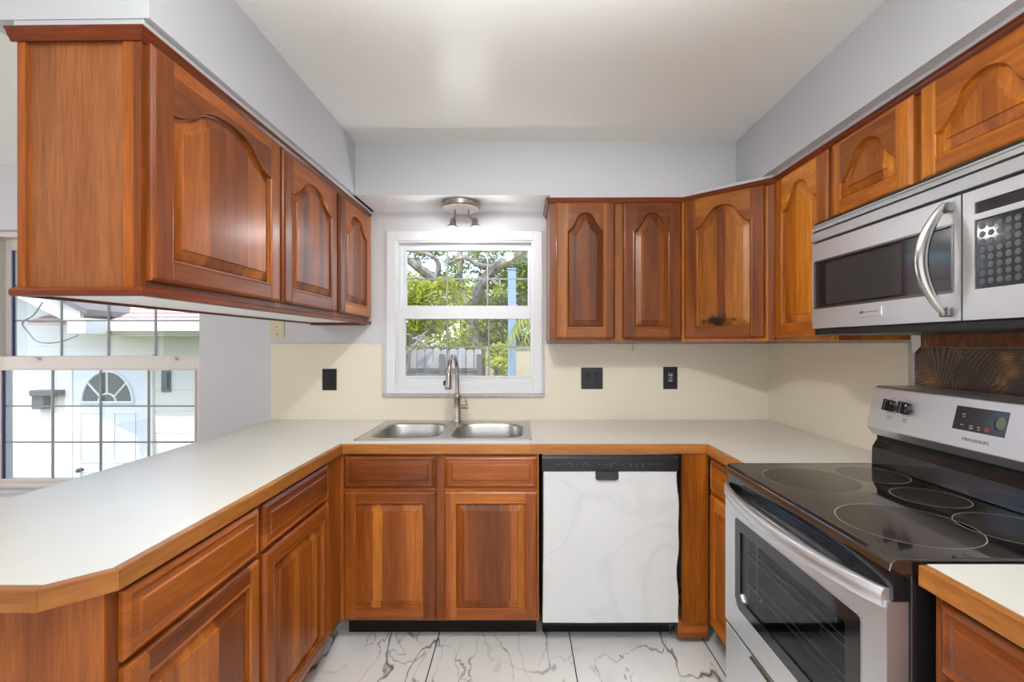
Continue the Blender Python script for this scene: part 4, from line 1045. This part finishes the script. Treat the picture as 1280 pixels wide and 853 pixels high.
# fence
fy = 8.5
fn = thing('wooden_fence', 'weathered pale board fence across the yard beyond the sink window', 'fence', (-1, fy, GZ))
zt = px(0, 436, fy)[2]; x0 = px(440, 0, fy)[0]; x1 = px(603, 0, fy)[0]
mb = MB(); n = int((x1-x0)/.145)
for k in range(n):
    a = x0+(x1-x0)*k/n; b = a+(x1-x0)/n-.012
    hh = zt+random.uniform(-.02, .02); mb.prism_axis([(a, GZ), (b, GZ), (b, hh-.03), (b-.03, hh), (a+.03, hh), (a, hh-.03)], fy, fy+.02, 'y')
mb.obj('board_panel', 'fence', fn)
for zz_ in (zt-.38, zt-.85, zt-1.5):
    mb = MB(); mb.box(x0, x1, fy-.04, fy, zz_-.03, zz_+.03); mb.obj('rail', 'fence_dark', fn)
for xx in np.linspace(x0+.3, x1-.05, 4):
    mb = MB(); mb.box(xx-.05, xx+.05, fy-.085, fy-.04, GZ, zt-.1); mb.obj('post', 'fence_dark', fn)
mb = MB(); mb.box(x1+.02, px(760, 0, 9)[0], 9.0, 9.12, GZ, px(0, 436, 9)[2]); mb.box(x1, px(760, 0, 9)[0], 8.97, 9.15, px(0, 436, 9)[2], px(0, 436, 9)[2]+.05)
tag(mb.obj('garden_wall', 'beige', loc=(1, 9, GZ)), 'beige garden wall right of the board fence behind the blue pole', 'garden wall')
# pole
X_, Y_, Z_ = px(640, 338, 6.5)
mb = MB(); mb.box(X_-.055, X_+.055, Y_-.055, Y_+.055, GZ, Z_)
po = thing('blue_pole', 'pale blue square pole standing in the yard beyond the sink window', 'pole', (X_, Y_, GZ)); mb.obj('shaft', 'pole', po, bevel=.006)
mb = MB(); mb.prism([(X_-.065, Y_-.065), (X_+.065, Y_-.065), (X_+.065, Y_+.065), (X_-.065, Y_+.065)], Z_, Z_+.02); mb.obj('cap', 'pole', po, bevel=.005)
mb = MB(); pts = []
for k in range(25):
    a = k/24; p = px(380+a*400, 322+2*math.sin(PI*a), 7.5); pts.append(p)
mb.tube(pts, .008, 6)
tag(mb.obj('power_line', 'dark_grey', loc=(0, 7.5, 2.6)), 'thin dark overhead cable crossing the top of the sink window view', 'cable')

def leaves(centres, count, size, mat, name, parent, flatz=.8):
    mb = MB(); vs = []; fs = []
    for i in range(count):
        c, r = random.choice(centres)
        while True:
            d = Vector((random.uniform(-1, 1), random.uniform(-1, 1), random.uniform(-1, 1)))
            if d.length < 1: break
        p = Vector(c)+Vector((d.x*r, d.y*r, d.z*r*flatz))
        s_ = size*random.uniform(.6, 1.3)
        u = Vector((random.gauss(0, 1), random.gauss(0, 1), random.gauss(0, .7))).normalized(); v = u.cross(Vector((random.gauss(0, 1), random.gauss(0, 1), random.gauss(0, 1)))).normalized()
        n = len(vs); vs += [p-u*s_, p-v*s_*.4, p+u*s_, p+v*s_*.4]; fs.append((n, n+1, n+2, n+3))
    mb.add(vs, fs); return mb.obj(name, mat, parent, recalc=False)
def limb(mb, pts, r0, r1, seg=5):
    P = [Vector(p) for p in pts]; out = []
    for i in range(len(P)-1):
        for k in range(seg):
            t_ = k/seg; p0 = P[max(i-1, 0)]; p1, p2 = P[i], P[i+1]; p3 = P[min(i+2, len(P)-1)]
            out.append(.5*((2*p1)+(p2-p0)*t_+(2*p0-5*p1+4*p2-p3)*t_*t_+(3*p1-p0-3*p2+p3)*t_**3))
    out.append(P[-1]); n = len(out)
    mb.tube(out, [r0+(r1-r0)*k/(n-1) for k in range(n)], 8)
# oak with long bare limbs
ok = thing('oak_tree', 'large oak with pale twisting limbs filling the top of the sink window view', 'tree', px(590, 470, 9.8)[:2]+(GZ,))
mb = MB()
limb(mb, [px(596, 520, 10), px(592, 440, 10), px(588, 398, 9.9), px(585, 385, 9.8)], .30, .2)
ok_t = mb.obj('trunk', 'bark', ok, smooth=True)
for pts, r0, r1 in (([px(585, 388, 9.8), px(560, 362, 9.6), px(530, 340, 9.3), px(505, 322, 9.1), px(480, 318, 9)], .14, .05),
                    ([px(585, 388, 9.8), px(600, 360, 9.6), px(618, 335, 9.4), px(640, 322, 9.3), px(680, 300, 9.2)], .14, .05),
                    ([px(618, 335, 9.4), px(600, 332, 9.3), px(580, 322, 9.2), px(560, 330, 9.1)], .07, .03),
                    ([px(610, 345, 9.5), px(630, 365, 9.2), px(648, 385, 9.0)], .05, .02),
                    ([px(545, 350, 9.4), px(548, 330, 9.3), px(535, 318, 9.2), px(500, 312, 9.1)], .06, .03),
                    ([px(585, 388, 9.8), px(575, 350, 9.7), px(578, 320, 9.6), px(590, 280, 9.5)], .08, .04)):
    mb = MB(); limb(mb, pts, r0, r1); mb.obj('branch', 'bark', ok, smooth=True)
random.seed(3)
cl = [(px(random.uniform(480, 690), random.uniform(285, 395), random.uniform(9.2, 10.6)), random.uniform(.22, .42)) for _ in range(46)]
cl = [c for c in cl if not (515 < (c[0][0]/c[0][1]*590+651) < 560 and 318 < (431-(c[0][2]-EYE)/c[0][1]*590) < 350)]
leaves(cl, 9000, .055, 'leaf2', 'foliage', ok)
# bright shrubby tree at left, mid
def shrub(name, label, cat, base, xr, yr, Yr, nclump, count, size, mat, rad=(.2, .4), fn_='foliage'):
    t_ = thing(name, label, cat, (base[0], base[1], GZ))
    mb = MB(); limb(mb, [(base[0], base[1], GZ), (base[0]+.05, base[1], GZ+.6), (base[0]-.04, base[1], base[2])], .07, .03); mb.obj('trunk', 'bark', t_, smooth=True)
    c = [(px(random.uniform(*xr), random.uniform(*yr), random.uniform(*Yr)), random.uniform(*rad)) for _ in range(nclump)]
    leaves(c, count, size, mat, fn_, t_); return t_
shrub('shade_tree', 'bright yellow-green tree at the left of the sink window view', 'tree', px(535, 430, 9.0), (480, 570), (352, 430), (8.8, 9.4), 26, 8000, .05, 'leaf1')
shrub('shade_tree', 'yellow-green tree behind the fence in the middle of the sink window view', 'tree', px(600, 440, 10.2), (560, 640), (395, 445), (9.7, 10.6), 24, 7000, .05, 'leaf1')
shrub('shade_tree', 'darker leafy tree behind the blue pole at the right of the sink window view', 'tree', px(660, 440, 9.8), (625, 720), (330, 440), (9.3, 10.2), 30, 8000, .05, 'leaf2')
shrub('garden_hedge', 'distant green tree line seen through gaps beyond the oak', 'hedge', px(590, 440, 13.5), (400, 800), (350, 460), (12.5, 14), 60, 14000, .09, 'leaf2', (.5, .9))
shrub('garden_bush', 'green bush against the beige garden wall left of the blue pole', 'bush', px(622, 455, 8.2), (612, 632), (436, 480), (8, 8.4), 10, 2500, .04, 'leaf1', (.1, .2))
mb = MB(); limb(mb, [px(528, 420, 8.3), px(515, 424, 8.28), px(512, 418, 8.2)], .03, .012); limb(mb, [px(518, 423, 8.28), px(528, 428, 8.28), px(536, 436, 8.3)], .025, .01)
limb(mb, [px(512, 440, 8.2), px(528, 420, 8.3), px(535, 414, 8.32)], .03, .012)
# extend twig to the ground as a dead sapling
limb(mb, [px(510, 470, 8.15), px(512, 440, 8.2)], .035, .03); p_ = px(510, 470, 8.15); limb(mb, [(p_[0], p_[1], GZ), p_], .045, .035)
tag(mb.obj('dead_sapling', 'bark', loc=(p_[0], p_[1], GZ), smooth=True), 'bare pale forked sapling in front of the fence at lower left of the sink window', 'sapling')
# palm
pb = px(668, 400, 6.2)
pm = thing('palm_tree', 'palm with drooping fronds at the right edge of the sink window view', 'palm', (pb[0]+.15, pb[1], GZ))
mb = MB(); limb(mb, [(pb[0]+.15, pb[1], GZ), (pb[0]+.13, pb[1], .4), (pb[0]+.1, pb[1], pb[2]+.1)], .09, .06); mb.obj('trunk', 'bark', pm, smooth=True)
for k in range(9):
    a = PI+(k-4)*.36; mb = MB(); vs = []; fs = []; c0 = Vector((pb[0]+.1, pb[1], pb[2]+.12)); prev = None
    L_ = random.uniform(.55, .8)
    for j in range(14):
        t_ = j/13; p = c0+Vector((math.cos(a)*L_*t_*.75, math.sin(a)*L_*t_*.75, .25*t_-1.0*t_*t_*L_))
        if prev is not None:
            dirv = (p-prev).normalized(); side = dirv.cross(Vector((0, 0, 1))).normalized()
            for sg in (-1, 1):
                tip = p+side*sg*.10+Vector((0, 0, -.22)); n_ = len(vs); vs += [p-dirv*.012, p+dirv*.012, tip]; fs.append((n_, n_+1, n_+2))
            n_ = len(vs); vs += [prev+side*.006, p+side*.006, p-side*.006, prev-side*.006]; fs.append((n_, n_+1, n_+2, n_+3))
        prev = p
    mb.add(vs, fs); mb.obj('frond', 'leaf3', pm, recalc=False)

# neighbour's house seen through the left window
HY = 5.9
nh = thing('neighbour_house', 'white neighbouring house with tiled roof seen through the left window', 'house', (-5, HY, GZ))
mb = MB(); mb.box(-11, -2.3, HY, HY+.2, GZ, 1.49)
for k in range(9):
    z = GZ+.12+k*.27; mb.box(-11, -2.3, HY-.008, HY, z, z+.255)
mb.obj('wall', 'siding', nh)
mb = MB(); z0_ = px(0, 418, 5.5)[2]; z1_ = px(0, 402, 5.5)[2]; xg0 = px(108, 0, 5.5)[0]
mb.box(xg0, -2.2, 5.46, HY, z0_-.02, z0_); mb.box(xg0, -2.2, 5.44, 5.50, z0_, z1_); mb.box(xg0, -2.2, 5.37, 5.44, z0_+.03, z1_+.01); mb.obj('gutter', 'siding', nh, bevel=.008)
mb = MB(); mb.add([(xg0-.6, 5.42, z1_), (-2.2, 5.42, z1_), (-2.2, 8.5, z1_+1.2), (xg0-.6, 8.5, z1_+1.2), (xg0-.6, 5.42, z1_-.05), (-2.2, 5.42, z1_-.05), (-2.2, 8.5, z1_+1.15), (xg0-.6, 8.5, z1_+1.15)],
                  [(0, 1, 2, 3), (7, 6, 5, 4), (0, 4, 5, 1), (1, 5, 6, 2), (2, 6, 7, 3), (3, 7, 4, 0)]); mb.obj('roof', 'tile', nh)
# gable wing on the left: wall, sloping fascia, roof slab
a0 = Vector(px(100, 411, 5.2)); a1 = Vector(px(-120, 300, 5.2)); up = Vector((0, 0, 1))
mb = MB(); P4 = [a0, a1, a1+up*.20, a0+up*.20]
mb.add([tuple(p) for p in P4]+[tuple(p+Vector((0, .05, 0))) for p in P4], [(0, 1, 2, 3), (7, 6, 5, 4), (0, 4, 5, 1), (1, 5, 6, 2), (2, 6, 7, 3), (3, 7, 4, 0)]); mb.obj('fascia', 'siding', nh)
mb = MB(); P4 = [a0+up*.20+Vector((.12, 0, -.05)), a1+up*.20, a1+up*.27, a0+up*.26+Vector((.12, 0, -.05))]
mb.add([tuple(p-Vector((0, .05, 0))) for p in P4]+[tuple(p+Vector((0, 2.6, 0))) for p in P4], [(0, 1, 2, 3), (7, 6, 5, 4), (0, 4, 5, 1), (1, 5, 6, 2), (2, 6, 7, 3), (3, 7, 4, 0)]); mb.obj('wing_roof', 'shingle', nh)
q0 = Vector(px(112, 408, HY)); q1 = Vector(px(-200, 240, HY))
mb = MB(); mb.prism_axis([(-11, 1.49), (q0.x+.35, 1.49), (q1.x, q1.z+.5), (-11, q1.z+.9)], HY, HY+.2, 'y'); mb.obj('gable_wall', 'siding', nh)
bx0 = px(87, 418, 5.15); bx1 = px(110, 398, 5.15)
mb = MB(); mb.box(bx0[0], bx1[0], 5.12, 5.42, bx0[2], bx1[2]); mb.obj('eave_return', 'siding', nh, bevel=.01)
# door
dx0 = px(92, 0, HY-.02)[0]; dx1 = px(183, 0, HY-.02)[0]; dzt = px(0, 452, HY-.02)[2]; dzb = GZ+.06
nd = thing('front_door', 'white panelled front door with fanlight in the neighbouring house', 'door', ((dx0+dx1)/2, HY-.03, dzb))
mb = MB(); mb.box(dx0, dx1, HY-.028, HY-.009, dzb, dzt)
cxd = px(134.5, 0, HY-.03)[0]
mb.obj('leaf', 'door_white', nd)
mb = MB(); mb.box(dx0-.09, dx0, HY-.04, HY-.0085, dzb, dzt+.09); mb.box(dx1, dx1+.09, HY-.04, HY-.0085, dzb, dzt+.09); mb.box(dx0, dx1, HY-.04, HY-.0085, dzt, dzt+.09); mb.obj('door_frame', 'siding', nd, bevel=.006)
fz0 = px(0, 503, HY)[2]; rx, rz = .31, .38
mb = MB(); vs = [(cxd, HY-.031, fz0)]+[(cxd+rx*math.cos(PI*k/24), HY-.031, fz0+rz*math.sin(PI*k/24)) for k in range(25)]
mb.add(vs+[(x, HY-.0285, z) for x, y, z in vs], [(0, 1+k, 2+k) for k in range(24)]+[(26, 28+k, 27+k) for k in range(24)]); fg = mb.obj('fanlight', 'fan_glass', nd)
mb = MB()
mb.tube([(cxd+(rx+.01)*math.cos(PI*k/24), HY-.034, fz0+(rz+.01)*math.sin(PI*k/24)) for k in range(25)], .018, 8)
mb.tube([(cxd-rx-.02, HY-.034, fz0), (cxd+rx+.02, HY-.034, fz0)], .016, 8)
mb.tube([(cxd+.11*math.cos(PI*k/12), HY-.034, fz0+.11*math.sin(PI*k/12)) for k in range(13)], .012, 8)
for a in (PI*.22, PI*.5, PI*.78): mb.tube([(cxd+.11*math.cos(a), HY-.034, fz0+.11*math.sin(a)), (cxd+rx*math.cos(a), HY-.034, fz0+rz*math.sin(a))], .013, 8)
mb.obj('fanlight_bars', 'door_white', fg, smooth=True)
for sx_ in (-.21, .21):
    for z0q, z1q in ((fz0-.75, fz0-.12), (fz0-1.35, fz0-.85)):
        mb = MB()
        for b in ((sx_-.14, sx_-.12, z0q, z1q), (sx_+.12, sx_+.14, z0q, z1q), (sx_-.12, sx_+.12, z0q, z0q+.02), (sx_-.12, sx_+.12, z1q-.02, z1q)): mb.box(cxd+b[0], cxd+b[1], HY-.036, HY-.0285, b[2], b[3])
        mb.obj('panel_moulding', 'door_white', nd, bevel=.003)
hx = px(98, 588, HY-.05)
mb = MB(); mb.lathe([(.03, 0), (.012, -.01), (.012, -.03), (.03, -.045), (.02, -.065), (.001, -.07)], (hx[0]+.02, HY-.028, hx[2]), 'y', 16); mb.obj('knob', 'steel_dark', nd, smooth=True)
# wall lantern bracket, number plate, hanging cable, downpipe
b0 = px(39, 512, HY-.1); b1 = px(54, 489, HY-.1); b2 = px(76, 488, HY-.3)
mb = MB(); mb.box(b0[0], b1[0], HY-.10, HY-.009, b0[2], b1[2]); mb.box(b0[0], px(74, 0, HY-.1)[0], HY-.13, HY-.02, px(0, 495, HY-.1)[2], px(0, 488, HY-.1)[2])
tag(mb.obj('letter_box', 'slate', loc=((b0[0]+b1[0])/2, HY, b0[2]), bevel=.006), 'grey metal letter box on the white siding left of the neighbouring front door', 'letter box')
b0 = px(202, 490, HY-.02); b1 = px(213, 463, HY-.02)
mb = MB(); mb.box(b0[0], b1[0], HY-.03, HY-.009, b0[2], b1[2]); mb.box(b0[0]+.03, b1[0]-.02, HY-.05, HY-.03, b0[2]+.05, b1[2]-.03)
tag(mb.obj('wall_lantern', 'grey_metal', loc=(b0[0], HY, b0[2]), bevel=.005), 'small grey wall lantern right of the neighbouring front door', 'lantern')
mb = MB(); limb(mb, [px(53, 378, 5.1), px(42, 394, 5.1), px(28, 404, 5.1), px(36, 416, 5.1), px(45, 426, 5.1), px(60, 429, 5.1), px(80, 426, 5.1), px(98, 419, 5.1)], .008, .008)
tag(mb.obj('hanging_cable', 'grey_metal', loc=px(60, 429, 5.1), smooth=True), 'loose grey cable looping down from the neighbouring eave', 'cable')
